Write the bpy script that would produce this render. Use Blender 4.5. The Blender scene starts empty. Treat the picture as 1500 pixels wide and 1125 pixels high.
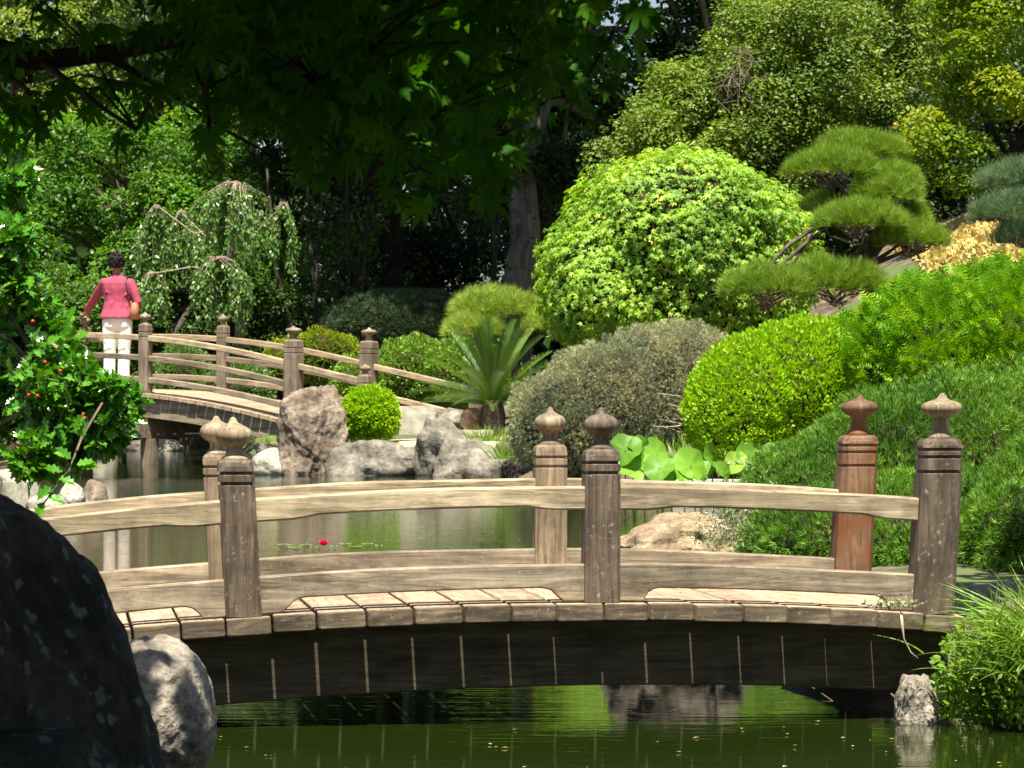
import bpy, math, random
import numpy as np
from mathutils import Vector, Matrix, Quaternion, noise

random.seed(7)
RNG = np.random.default_rng(7)
scene = bpy.context.scene
COL = scene.collection

# ------------------------------------------------------------------ camera, light, exposure
cam_d = bpy.data.cameras.new("camera")
cam = bpy.data.objects.new("camera", cam_d)
COL.objects.link(cam)
scene.camera = cam
cam.location = (0, 0, 1.0)
cam.rotation_euler = (math.radians(90), 0, 0)
cam_d.sensor_width = 36.0
cam_d.lens = 120.0
cam_d.clip_start = 0.1
cam_d.clip_end = 2000
cam_d.dof.use_dof = True
cam_d.dof.focus_distance = 13.0
cam_d.dof.aperture_fstop = 32.0

SUN_EL, SUN_AZ = math.radians(67), math.radians(-.5)       # azimuth from -Y (behind the camera) towards -X
sdir = Vector((math.sin(SUN_AZ) * math.cos(SUN_EL), -math.cos(SUN_AZ) * math.cos(SUN_EL), math.sin(SUN_EL)))
w = bpy.data.worlds.new("World")
scene.world = w
w.use_nodes = True
nt = w.node_tree
sky = nt.nodes.new("ShaderNodeTexSky")
sky.sky_type = 'NISHITA'
sky.sun_disc = False
sky.sun_elevation = SUN_EL
sky.sun_rotation = math.atan2(sdir.x, sdir.y)
sky.dust_density = 2.0
bg = nt.nodes["Background"]
bg.inputs[1].default_value = 0.055
nt.links.new(sky.outputs[0], bg.inputs[0])
sl = bpy.data.lights.new("sun", 'SUN')
sl.energy = 5.0
sl.angle = math.radians(0.5)
sl.color = (1.0, 0.92, 0.76)
so = bpy.data.objects.new("sun", sl)
COL.objects.link(so)
so.rotation_euler = (-sdir).to_track_quat('-Z', 'Y').to_euler()
scene.view_settings.view_transform = 'Standard'
scene.view_settings.look = 'None'
scene.view_settings.exposure = 1.42
scene.view_settings.gamma = 1.0
scene.cycles.max_bounces = 7
scene.cycles.diffuse_bounces = 3
scene.cycles.glossy_bounces = 3
scene.cycles.transmission_bounces = 4
scene.cycles.transparent_max_bounces = 4

# ------------------------------------------------------------------ helpers
FPX = 5000.0


def at(px, py, Y):
    """point seen at photo pixel px,py and distance Y"""
    return np.array([(px - 750) / FPX * Y, Y, 1 - (py - 562) / FPX * Y])


def tag(o, label=None, cat=None, group=None, kind=None):
    if label: o["label"] = label
    if cat: o["category"] = cat
    if group: o["group"] = group
    if kind: o["kind"] = kind
    return o


def empty(name, loc, rz=0.0, **kw):
    o = bpy.data.objects.new(name, None)
    COL.objects.link(o)
    o.location = [float(v) for v in loc]
    o.rotation_euler = (0, 0, rz)
    o.empty_display_size = 0.1
    return tag(o, **kw)


def link(name, me, mat, parent=None, smooth=False):
    if mat is not None and len(me.materials) == 0: me.materials.append(mat)
    if smooth:
        me.polygons.foreach_set('use_smooth', np.ones(len(me.polygons), dtype=bool))
    o = bpy.data.objects.new(name, me)
    COL.objects.link(o)
    if parent is not None: o.parent = parent
    return o


def mesh_np(name, V, Fc, mat, parent=None, tint=None, smooth=False):
    V = np.ascontiguousarray(V, dtype=np.float32)
    Fc = np.ascontiguousarray(Fc, dtype=np.int32)
    m, k = Fc.shape
    me = bpy.data.meshes.new(name)
    me.vertices.add(len(V)); me.vertices.foreach_set('co', V.ravel())
    me.loops.add(m * k); me.loops.foreach_set('vertex_index', Fc.ravel())
    me.polygons.add(m); me.polygons.foreach_set('loop_start', np.arange(m, dtype=np.int32) * k)
    me.update(calc_edges=True)
    if tint is not None:
        a = me.attributes.new('tint', 'FLOAT', 'POINT')
        a.data.foreach_set('value', np.ascontiguousarray(tint, dtype=np.float32))
    return link(name, me, mat, parent, smooth)


class MB:
    def __init__(s): s.v = []; s.f = []

    def add(s, vs, fs):
        n = len(s.v)
        s.v += [tuple(float(c) for c in p) for p in vs]
        s.f += [tuple(i + n for i in f) for f in fs]

    def box(s, c, d, rz=0.0):
        x, y, z = [q / 2 for q in d]
        cs, sn = math.cos(rz), math.sin(rz)
        vs = []
        for k in (-z, z):
            for i, j in ((-x, -y), (x, -y), (x, y), (-x, y)):
                vs.append((c[0] + i * cs - j * sn, c[1] + i * sn + j * cs, c[2] + k))
        s.add(vs, [(3, 2, 1, 0), (4, 5, 6, 7), (0, 1, 5, 4), (1, 2, 6, 5), (2, 3, 7, 6), (3, 0, 4, 7)])

    def rings(s, rings, cap=True):
        """loft a list of equal-length closed rings"""
        n = len(rings[0]); vs = []; fs = []
        for r in rings: vs += list(r)
        for k in range(len(rings) - 1):
            for i in range(n):
                j = (i + 1) % n
                fs.append((k * n + i, k * n + j, (k + 1) * n + j, (k + 1) * n + i))
        if cap:
            fs.append(tuple(range(n - 1, -1, -1)))
            fs.append(tuple((len(rings) - 1) * n + i for i in range(n)))
        s.add(vs, fs)

    def tube(s, pts, rad, sides=6):
        pts = [Vector(p) for p in pts]
        if not hasattr(rad, '__len__'): rad = [rad] * len(pts)
        rings = []
        ref = Vector((0.31, 0.17, 0.93))
        for i, p in enumerate(pts):
            t = (pts[min(i + 1, len(pts) - 1)] - pts[max(i - 1, 0)])
            if t.length < 1e-9: t = Vector((0, 0, 1))
            t.normalize()
            if abs(t.dot(ref)) > .95: ref2 = Vector((1, 0, 0))
            else: ref2 = ref
            a = t.cross(ref2).normalized(); b = t.cross(a)
            rings.append([p + (a * math.cos(2 * math.pi * k / sides) + b * math.sin(2 * math.pi * k / sides)) * rad[i] for k in range(sides)])
        s.rings(rings)

    def lathe(s, prof, sides=24, c=(0, 0, 0)):
        rings = [[(c[0] + r * math.cos(2 * math.pi * k / sides), c[1] + r * math.sin(2 * math.pi * k / sides), c[2] + h) for k in range(sides)] for r, h in prof]
        s.rings(rings)

    def ell(s, c, r, seg=12, rg=8):
        rings = []
        for j in range(1, rg):
            th = math.pi * j / rg
            rings.append([(c[0] + r[0] * math.sin(th) * math.cos(2 * math.pi * k / seg), c[1] + r[1] * math.sin(th) * math.sin(2 * math.pi * k / seg), c[2] - r[2] * math.cos(th)) for k in range(seg)])
        s.rings(rings)

    def build(s, name, mat, parent=None, smooth=False, base=(0, 0, 0)):
        me = bpy.data.meshes.new(name)
        b = base
        me.from_pydata([(x - b[0], y - b[1], z - b[2]) for x, y, z in s.v], [], s.f)
        me.update()
        return link(name, me, mat, parent, smooth)


def bake(o, *mods):
    """apply modifiers without operators"""
    for typ, kw in mods:
        m = o.modifiers.new(typ.lower(), typ)
        for k, v in kw.items(): setattr(m, k, v)
    dg = bpy.context.evaluated_depsgraph_get()
    me = bpy.data.meshes.new_from_object(o.evaluated_get(dg))
    o.modifiers.clear()
    old = o.data
    o.data = me
    me.name = old.name + '_done'
    bpy.data.meshes.remove(old)
    return o


# ------------------------------------------------------------------ materials
def newmat(name):
    m = bpy.data.materials.new(name)
    m.use_nodes = True
    n = m.node_tree.nodes; l = m.node_tree.links
    p = n["Principled BSDF"]
    return m, n, l, p


def ramp(n, stops):
    r = n.new("ShaderNodeValToRGB")
    e = r.color_ramp.elements
    e[0].position, e[0].color = stops[0][0], (*stops[0][1], 1)
    e[1].position, e[1].color = stops[-1][0], (*stops[-1][1], 1)
    for p, c in stops[1:-1]:
        x = e.new(p); x.color = (*c, 1)
    return r


def math_node(n, l, op, a, b):
    m = n.new("ShaderNodeMath"); m.operation = op
    for i, x in enumerate((a, b)):
        if x is None: continue
        if isinstance(x, (int, float)): m.inputs[i].default_value = x
        else: l.new(x, m.inputs[i])
    return m.outputs[0]


def mixcol(n, l, fac, a, b, mode='MIX'):
    m = n.new("ShaderNodeMix"); m.data_type = 'RGBA'; m.blend_type = mode
    if isinstance(fac, (int, float)): m.inputs[0].default_value = fac
    else: l.new(fac, m.inputs[0])
    for i, x in ((6, a), (7, b)):
        if isinstance(x, tuple): m.inputs[i].default_value = (*x, 1)
        else: l.new(x, m.inputs[i])
    return m.outputs[2]


def leafmat(name, c1, c2, c3=None, trans=0.3, rough=0.5, spec=0.3, patch=0.0):
    m, n, l, p = newmat(name)
    at_ = n.new("ShaderNodeAttribute"); at_.attribute_name = 'tint'
    oi = n.new("ShaderNodeObjectInfo")
    s = math_node(n, l, 'ADD', at_.outputs['Fac'], oi.outputs['Random'])
    fr = math_node(n, l, 'FRACT', s, None)
    r = ramp(n, [(0, c1), (.8, c2), (1, c3 or c2)])
    l.new(fr, r.inputs[0])
    col = r.outputs[0]
    if patch:
        tc = n.new("ShaderNodeNewGeometry")
        ns = n.new("ShaderNodeTexNoise"); ns.inputs['Scale'].default_value = patch; ns.inputs['Detail'].default_value = 2
        l.new(tc.outputs['Position'], ns.inputs['Vector'])
        r2 = ramp(n, [(.35, (.55, .62, .6)), (.65, (1.25, 1.15, 1.0))])
        l.new(ns.outputs[0], r2.inputs[0])
        col = mixcol(n, l, 1.0, col, r2.outputs[0], 'MULTIPLY')
    l.new(col, p.inputs['Base Color'])
    p.inputs['Roughness'].default_value = rough
    p.inputs['Specular IOR Level'].default_value = spec
    tr = n.new("ShaderNodeBsdfTranslucent")
    hs = n.new("ShaderNodeHueSaturation")
    hs.inputs['Saturation'].default_value = 1.15; hs.inputs['Value'].default_value = 1.5; hs.inputs['Hue'].default_value = .485
    l.new(col, hs.inputs['Color']); l.new(hs.outputs[0], tr.inputs[0])
    mx = n.new("ShaderNodeMixShader"); mx.inputs[0].default_value = trans
    l.new(p.outputs[0], mx.inputs[1]); l.new(tr.outputs[0], mx.inputs[2])
    l.new(mx.outputs[0], n["Material Output"].inputs[0])
    return m


def woodmat(name, dark, mid, light, axis=0, stain=None, rough=.8, sc=1.0, speck=0.0, grain=15):
    """weathered timber, grain along the object's local axis"""
    m, n, l, p = newmat(name)
    tc = n.new("ShaderNodeTexCoord"); oi = n.new("ShaderNodeObjectInfo")
    mp = n.new("ShaderNodeMapping")
    sv = [grain * sc] * 3; sv[axis] = 1.3 * sc
    mp.inputs['Scale'].default_value = sv
    off = n.new("ShaderNodeVectorMath"); off.operation = 'SCALE'; off.inputs[0].default_value = (13, 7, 19)
    l.new(oi.outputs['Random'], off.inputs['Scale'])
    ad = n.new("ShaderNodeVectorMath"); ad.operation = 'ADD'
    l.new(tc.outputs['Object'], ad.inputs[0]); l.new(off.outputs[0], ad.inputs[1])
    l.new(ad.outputs[0], mp.inputs['Vector'])
    g = n.new("ShaderNodeTexNoise"); g.inputs['Scale'].default_value = 2.2; g.inputs['Detail'].default_value = 9; g.inputs['Roughness'].default_value = .68; g.inputs['Distortion'].default_value = 1.1
    l.new(mp.outputs[0], g.inputs['Vector'])
    r = ramp(n, [(.30, dark), (.50, mid), (.68, light)])
    l.new(g.outputs[0], r.inputs[0])
    b = n.new("ShaderNodeTexNoise"); b.inputs['Scale'].default_value = 9 * sc; b.inputs['Detail'].default_value = 6; b.inputs['Roughness'].default_value = .65
    l.new(ad.outputs[0], b.inputs['Vector'])
    r2 = ramp(n, [(.32, (.5, .48, .46)), (.6, (1.12, 1.1, 1.06))])
    l.new(b.outputs[0], r2.inputs[0])
    col = mixcol(n, l, .75, r.outputs[0], r2.outputs[0], 'MULTIPLY')
    hv = n.new("ShaderNodeHueSaturation")
    l.new(col, hv.inputs['Color'])
    v = math_node(n, l, 'MULTIPLY_ADD', oi.outputs['Random'], .34); v.node.inputs[2].default_value = .84
    l.new(v, hv.inputs['Value'])
    col = hv.outputs[0]
    if stain:
        s = n.new("ShaderNodeTexNoise"); s.inputs['Scale'].default_value = 6 * sc; s.inputs['Detail'].default_value = 3
        l.new(ad.outputs[0], s.inputs['Vector'])
        r3 = ramp(n, [(.45, (0, 0, 0)), (.62, (1, 1, 1))]); l.new(s.outputs[0], r3.inputs[0])
        col = mixcol(n, l, r3.outputs[0], col, stain)
    if speck:
        s = n.new("ShaderNodeTexNoise"); s.inputs['Scale'].default_value = 58 * sc; s.inputs['Detail'].default_value = 7; s.inputs['Roughness'].default_value = .7
        l.new(ad.outputs[0], s.inputs['Vector'])
        r4 = ramp(n, [(.585, (0, 0, 0)), (.70, (speck, speck, speck))]); l.new(s.outputs[0], r4.inputs[0])
        col = mixcol(n, l, r4.outputs[0], col, (.36, .34, .31))
    mc = n.new("ShaderNodeMapping"); cv = [26 * sc] * 3; cv[axis] = 1.1 * sc; mc.inputs['Scale'].default_value = cv
    l.new(ad.outputs[0], mc.inputs['Vector'])
    cn = n.new("ShaderNodeTexNoise"); cn.inputs['Scale'].default_value = 1.0; cn.inputs['Detail'].default_value = 3; cn.inputs['Distortion'].default_value = .4
    l.new(mc.outputs[0], cn.inputs['Vector'])
    rc_ = ramp(n, [(.485, (1, 1, 1)), (.50, (.25, .22, .2)), (.515, (1, 1, 1))]); l.new(cn.outputs[0], rc_.inputs[0])
    col = mixcol(n, l, .55, col, rc_.outputs[0], 'MULTIPLY')
    l.new(col, p.inputs['Base Color'])
    p.inputs['Roughness'].default_value = rough
    p.inputs['Specular IOR Level'].default_value = .25
    bp = n.new("ShaderNodeBump"); bp.inputs['Strength'].default_value = .6; bp.inputs['Distance'].default_value = .004 / sc
    l.new(g.outputs[0], bp.inputs['Height']); l.new(bp.outputs[0], p.inputs['Normal'])
    return m


def rockmat(name, c1, c2, c3, sc=6.0, lichen=0.0, bump=.02, moss=0.0):
    m, n, l, p = newmat(name)
    tc = n.new("ShaderNodeTexCoord")
    a = n.new("ShaderNodeTexNoise"); a.inputs['Scale'].default_value = sc; a.inputs['Detail'].default_value = 10; a.inputs['Roughness'].default_value = .65
    l.new(tc.outputs['Object'], a.inputs['Vector'])
    r = ramp(n, [(.34, c1), (.5, c2), (.66, c3)]); l.new(a.outputs[0], r.inputs[0])
    col = r.outputs[0]
    f = n.new("ShaderNodeTexNoise"); f.inputs['Scale'].default_value = sc * 7; f.inputs['Detail'].default_value = 6
    l.new(tc.outputs['Object'], f.inputs['Vector'])
    r5 = ramp(n, [(.35, (.62, .62, .62)), (.65, (1.2, 1.2, 1.2))]); l.new(f.outputs[0], r5.inputs[0])
    col = mixcol(n, l, .8, col, r5.outputs[0], 'MULTIPLY')
    if lichen:
        v = n.new("ShaderNodeTexVoronoi"); v.inputs['Scale'].default_value = lichen
        w_ = n.new("ShaderNodeTexNoise"); w_.inputs['Scale'].default_value = lichen * 2.2; w_.inputs['Detail'].default_value = 5
        l.new(tc.outputs['Object'], w_.inputs['Vector'])
        mm = n.new("ShaderNodeVectorMath"); mm.operation = 'MULTIPLY_ADD'; mm.inputs[1].default_value = (.045, .045, .045)
        l.new(w_.outputs['Color'], mm.inputs[0]); l.new(tc.outputs['Object'], mm.inputs[2])
        l.new(mm.outputs[0], v.inputs['Vector'])
        r2 = ramp(n, [(.16, (1, 1, 1)), (.30, (0, 0, 0))]); l.new(v.outputs['Distance'], r2.inputs[0])
        col = mixcol(n, l, r2.outputs[0], col, (.12, .125, .105))
    if moss:
        ge = n.new("ShaderNodeNewGeometry"); sx = n.new("ShaderNodeSeparateXYZ"); l.new(ge.outputs['Normal'], sx.inputs[0])
        k = math_node(n, l, 'MULTIPLY', sx.outputs[2], a.outputs[0])
        r3 = ramp(n, [(.5 - moss * .3, (0, 0, 0)), (.6 - moss * .3, (1, 1, 1))]); l.new(k, r3.inputs[0])
        col = mixcol(n, l, r3.outputs[0], col, (.10, .15, .03))
    l.new(col, p.inputs['Base Color'])
    p.inputs['Roughness'].default_value = .9; p.inputs['Specular IOR Level'].default_value = .2
    bp = n.new("ShaderNodeBump"); bp.inputs['Strength'].default_value = .8; bp.inputs['Distance'].default_value = bump
    h = math_node(n, l, 'ADD', a.outputs[0], f.outputs[0])
    l.new(h, bp.inputs['Height']); l.new(bp.outputs[0], p.inputs['Normal'])
    return m


def plain(name, c, rough=.6, spec=.3, var=.25, sc=30, bump=0.0):
    m, n, l, p = newmat(name)
    tc = n.new("ShaderNodeTexCoord")
    a = n.new("ShaderNodeTexNoise"); a.inputs['Scale'].default_value = sc; a.inputs['Detail'].default_value = 5
    l.new(tc.outputs['Object'], a.inputs['Vector'])
    r = ramp(n, [(.3, tuple(x * (1 - var) for x in c)), (.7, tuple(min(1, x * (1 + var)) for x in c))]); l.new(a.outputs[0], r.inputs[0])
    l.new(r.outputs[0], p.inputs['Base Color'])
    p.inputs['Roughness'].default_value = rough; p.inputs['Specular IOR Level'].default_value = spec
    if bump:
        bp = n.new("ShaderNodeBump"); bp.inputs['Distance'].default_value = bump
        l.new(a.outputs[0], bp.inputs['Height']); l.new(bp.outputs[0], p.inputs['Normal'])
    return m


M = {}
M['rail'] = woodmat('rail_wood', (.13, .105, .07), (.30, .25, .17), (.50, .43, .32), 0, rough=.85)
M['board'] = woodmat('board_wood', (.085, .07, .052), (.20, .168, .125), (.35, .30, .225), 0, rough=.85, speck=.6)
M['plank'] = woodmat('plank_wood', (.25, .18, .125), (.36, .27, .19), (.45, .35, .25), 1, rough=.8)
M['plank_end'] = woodmat('plank_end_grain', (.03, .024, .018), (.11, .088, .062), (.27, .22, .155), 0, rough=.9, speck=.5, grain=9)
M['post'] = woodmat('post_wood', (.045, .034, .025), (.10, .077, .058), (.175, .14, .11), 2, rough=.7, speck=.7)
M['post_back'] = woodmat('rear_post_wood', (.09, .07, .05), (.19, .148, .105), (.32, .26, .19), 2, rough=.75)
M['post_red'] = woodmat('red_stained_post_wood', (.055, .034, .022), (.12, .07, .042), (.19, .125, .08), 2, stain=(.13, .05, .018), rough=.6, speck=.2)
M['finial'] = woodmat('finial_wood', (.09, .07, .045), (.22, .175, .12), (.39, .33, .24), 2, rough=.75)
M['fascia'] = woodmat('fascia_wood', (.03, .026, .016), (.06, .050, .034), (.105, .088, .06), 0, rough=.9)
M['frail'] = woodmat('far_rail_wood', (.19, .145, .095), (.34, .27, .18), (.45, .37, .26), 0, rough=.85, sc=.5)
M['frail2'] = woodmat('far_lower_rail_wood', (.12, .10, .075), (.22, .18, .13), (.33, .28, .21), 0, rough=.85, sc=.5)
M['fpost'] = woodmat('far_post_wood', (.10, .078, .06), (.185, .145, .11), (.26, .21, .165), 2, rough=.8, sc=.5)
M['bark'] = woodmat('tree_bark', (.035, .028, .022), (.075, .062, .05), (.13, .11, .09), 2, rough=.95, sc=.35)
M['bark_dark'] = woodmat('dark_bark', (.012, .010, .008), (.028, .023, .018), (.05, .042, .034), 2, rough=.95, sc=.35)
M['bark_grey'] = woodmat('grey_bark', (.06, .055, .045), (.12, .11, .095), (.19, .175, .155), 2, rough=.95, sc=.35)
M['twig'] = plain('twigs', (.16, .13, .10), .9, .1, .35, 20)
M['core_dark'] = plain('dark_core_fill', (.035, .028, .02), .9, .1, .35, 20)  # dark twig brown for the cores added inside the shrubs
M['twig_pale'] = plain('pale_twigs', (.34, .28, .22), .9, .1, .25, 20)

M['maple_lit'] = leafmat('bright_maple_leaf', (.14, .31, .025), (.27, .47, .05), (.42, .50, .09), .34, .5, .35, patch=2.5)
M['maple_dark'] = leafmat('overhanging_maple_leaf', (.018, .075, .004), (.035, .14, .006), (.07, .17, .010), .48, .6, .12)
M['holly'] = leafmat('glossy_holly_leaf', (.045, .18, .010), (.09, .28, .015), (.12, .30, .03), .22, .17, 1.0)
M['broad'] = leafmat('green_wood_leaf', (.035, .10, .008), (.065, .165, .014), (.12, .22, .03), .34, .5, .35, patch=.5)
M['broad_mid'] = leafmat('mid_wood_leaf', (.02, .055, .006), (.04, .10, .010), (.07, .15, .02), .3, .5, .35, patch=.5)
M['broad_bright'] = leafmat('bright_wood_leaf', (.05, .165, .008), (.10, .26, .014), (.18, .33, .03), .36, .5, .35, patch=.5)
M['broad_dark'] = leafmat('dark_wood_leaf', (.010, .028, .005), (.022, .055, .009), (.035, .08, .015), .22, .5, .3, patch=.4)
M['oak'] = leafmat('small_oak_leaf', (.08, .15, .015), (.135, .215, .028), (.22, .29, .06), .3, .5, .35, patch=.7)
M['yellowish'] = leafmat('yellow_green_leaf', (.10, .20, .008), (.20, .30, .012), (.36, .25, .02), .4, .5, .3, patch=.8)
M['willow'] = leafmat('weeping_leaf', (.06, .15, .02), (.12, .24, .04), (.20, .31, .09), .3, .38, .6)
M['greyshrub'] = leafmat('grey_green_leaf', (.20, .235, .13), (.34, .37, .23), (.44, .43, .30), .2, .7, .15, patch=2.2)
M['golden'] = leafmat('golden_green_leaf', (.17, .36, .006), (.27, .47, .008), (.38, .52, .02), .35, .45, .4)
M['arbor'] = leafmat('arborvitae_leaf', (.08, .24, .006), (.17, .37, .009), (.30, .46, .02), .34, .55, .25)
M['juniper'] = leafmat('juniper_leaf', (.06, .17, .02), (.13, .28, .035), (.24, .38, .08), .26, .6, .2, patch=1.6)
M['pine'] = leafmat('pine_needle', (.09, .19, .012), (.17, .29, .022), (.28, .36, .05), .24, .5, .35)
M['pine_bright'] = leafmat('bright_pine_needle', (.17, .28, .03), (.26, .37, .05), (.34, .42, .09), .25, .5, .35)
M['pine_blue'] = leafmat('bluish_pine_needle', (.06, .12, .05), (.10, .18, .07), (.16, .23, .10), .2, .5, .35)
M['pine_dark'] = leafmat('dark_shrub_needle', (.03, .055, .025), (.05, .085, .035), (.07, .11, .04), .15, .6, .2)
M['hedge'] = leafmat('hedge_leaf', (.10, .21, .02), (.17, .31, .03), (.24, .36, .06), .3, .45, .4)
M['cycad'] = leafmat('cycad_leaflet', (.035, .09, .007), (.075, .175, .012), (.16, .27, .03), .2, .28, .8)
M['lotus'] = leafmat('lotus_leaf', (.10, .25, .025), (.18, .36, .035), (.28, .42, .06), .4, .5, .3)
M['grass'] = leafmat('grass_blade', (.11, .24, .02), (.19, .33, .04), (.34, .36, .12), .3, .4, .5)
M['cover'] = leafmat('yellow_groundcover_leaf', (.42, .34, .12), (.55, .44, .17), (.45, .45, .14), .2, .6, .2)

M['rock_brown'] = rockmat('brown_rock', (.08, .062, .046), (.19, .15, .115), (.31, .26, .205), 3.5)
M['rock_grey'] = rockmat('grey_rock', (.075, .068, .057), (.17, .155, .13), (.31, .285, .245), 3.0)
M['rock_pale'] = rockmat('pale_rock', (.24, .21, .17), (.36, .33, .27), (.48, .45, .38), 3.0)
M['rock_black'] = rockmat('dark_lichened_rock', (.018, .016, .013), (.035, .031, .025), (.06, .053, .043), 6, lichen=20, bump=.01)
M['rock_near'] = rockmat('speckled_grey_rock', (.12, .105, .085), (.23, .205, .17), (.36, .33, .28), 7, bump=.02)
M['rock_tan'] = rockmat('tan_rock', (.13, .095, .06), (.26, .195, .125), (.42, .34, .235), 5)
M['rock_orange'] = rockmat('orange_rock', (.26, .15, .09), (.40, .25, .16), (.52, .36, .25), 4)
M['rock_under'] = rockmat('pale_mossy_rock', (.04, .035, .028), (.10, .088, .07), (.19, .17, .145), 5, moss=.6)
M['rock_moss'] = rockmat('mossy_rock', (.12, .10, .08), (.22, .20, .16), (.32, .29, .23), 3.5, moss=.9)

# ------------------------------------------------------------------ ground and water
POND = np.array([(-.30, 5), (1.9, 5), (1.7, 9.2), (1.33, 9.8), (.95, 10.4), (.62, 11.2), (.6, 13), (1.0, 16), (1.2, 20), (2.2, 24), (2.6, 27.6), (2.0, 29.0), (1.3, 31.0), (.2, 34.0), (-.2, 37.2), (-.9, 37.6), (-2.6, 37.9), (-3.0, 41), (-3.7, 48), (-4.8, 55), (-7.6, 55), (-7.4, 46), (-7.0, 36), (-5.4, 28), (-3.8, 20), (-2.5, 14), (-1.55, 10), (-1.05, 8.6), (-.72, 7.5)])


def sstep(x, a, b):
    t = np.clip((x - a) / (b - a), 0, 1)
    return t * t * (3 - 2 * t)


def pond_sd(X, Y):
    d = np.full(X.shape, 1e9); ins = np.zeros(X.shape, bool)
    n = len(POND)
    for i in range(n):
        a = POND[i]; b = POND[(i + 1) % n]
        e = b - a
        t = np.clip(((X - a[0]) * e[0] + (Y - a[1]) * e[1]) / (e @ e), 0, 1)
        d = np.minimum(d, np.hypot(X - a[0] - t * e[0], Y - a[1] - t * e[1]))
        c = ((a[1] > Y) != (b[1] > Y)) & (X < (b[0] - a[0]) * (Y - a[1]) / (b[1] - a[1] + 1e-12) + a[0])
        ins ^= c
    return np.where(ins, -d, d)


def lump(P, f, seed=0):
    r = np.random.default_rng(seed + 100)
    k = r.normal(size=(7, 3)); k /= np.linalg.norm(k, axis=1)[:, None]
    k *= r.uniform(.6, 1.7, 7)[:, None]
    ph = r.uniform(0, 6.28, 7)
    return np.sin(P @ (k.T * f) + ph).sum(axis=1) / 3.2


def ground_h(X, Y):
    X = np.asarray(X, float); Y = np.asarray(Y, float)
    d = pond_sd(X, Y)
    h = .36 + 0 * X
    h = h + .85 * sstep(Y, 37.5, 43) * sstep(X, -.6, 2.0)
    h = h + .42 * np.clip(X - 1.6, 0, 12) * sstep(Y, 24, 38)
    h = h + .35 * sstep(Y, 42, 52)
    h = h - .26 * sstep(Y, 10.7, 11.7) * (1 - sstep(Y, 17, 20)) * sstep(X, .2, 1)
    h = h - .16 * sstep(-Y, -8, -3)
    P = np.stack([X, Y, 0 * X], -1).reshape(-1, 3)
    h = h + (.03 * lump(P, 2.5, 3)).reshape(X.shape)
    up = -.06 + (h + .06) * sstep(d, -.02, .9)
    return np.where(d < 0, -.06 - .6 * sstep(-d, 0, 1.2), up)


def axis_coords(a, b, step, lo, hi):
    c = list(np.arange(a, b, step)); s = step
    x = c[-1]
    while x < hi: s *= 1.35; x += s; c.append(x)
    s = step; x = a; pre = []
    while x > lo: s *= 1.35; x -= s; pre.append(x)
    return np.array(pre[::-1] + c)


gx = axis_coords(-8, 8, .14, -400, 400); gy = axis_coords(4, 57, .16, -300, 900)
GX, GY = np.meshgrid(gx, gy)
GZ = ground_h(GX, GY)
ni, nj = len(gy), len(gx)
idx = np.arange(ni * nj).reshape(ni, nj)
Fg = np.stack([idx[:-1, :-1], idx[:-1, 1:], idx[1:, 1:], idx[1:, :-1]], -1).reshape(-1, 4)
m, n, l, p = newmat('garden_soil')
ge = n.new("ShaderNodeNewGeometry")
a = n.new("ShaderNodeTexNoise"); a.inputs['Scale'].default_value = 5; a.inputs['Detail'].default_value = 8
l.new(ge.outputs['Position'], a.inputs['Vector'])
r = ramp(n, [(.35, (.035, .026, .018)), (.5, (.09, .068, .045)), (.7, (.17, .135, .09))]); l.new(a.outputs[0], r.inputs[0])
b = n.new("ShaderNodeTexNoise"); b.inputs['Scale'].default_value = 1.2; b.inputs['Detail'].default_value = 4
l.new(ge.outputs['Position'], b.inputs['Vector'])
r2 = ramp(n, [(.48, (0, 0, 0)), (.6, (1, 1, 1))]); l.new(b.outputs[0], r2.inputs[0])
l.new(mixcol(n, l, r2.outputs[0], r.outputs[0], (.07, .10, .025)), p.inputs['Base Color'])
p.inputs['Roughness'].default_value = .95
bp = n.new("ShaderNodeBump"); bp.inputs['Distance'].default_value = .03; l.new(a.outputs[0], bp.inputs['Height']); l.new(bp.outputs[0], p.inputs['Normal'])
g = mesh_np('ground', np.stack([GX, GY, GZ], -1).reshape(-1, 3), Fg, m, smooth=True)
tag(g, kind='structure')

m, n, l, p = newmat('pond_water')
p.inputs['Base Color'].default_value = (.010, .0185, .0025, 1)
p.inputs['Roughness'].default_value = .03
p.inputs['IOR'].default_value = 1.33
ge = n.new("ShaderNodeNewGeometry")
mp = n.new("ShaderNodeMapping"); mp.inputs['Scale'].default_value = (.16, 1.0, 1.0)
l.new(ge.outputs['Position'], mp.inputs['Vector'])
n1 = n.new("ShaderNodeTexNoise"); n1.inputs['Scale'].default_value = 15; n1.inputs['Detail'].default_value = 3; n1.inputs['Roughness'].default_value = .55
n2 = n.new("ShaderNodeTexNoise"); n2.inputs['Scale'].default_value = 1.6; n2.inputs['Detail'].default_value = 2
l.new(mp.outputs[0], n1.inputs['Vector']); l.new(mp.outputs[0], n2.inputs['Vector'])
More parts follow.
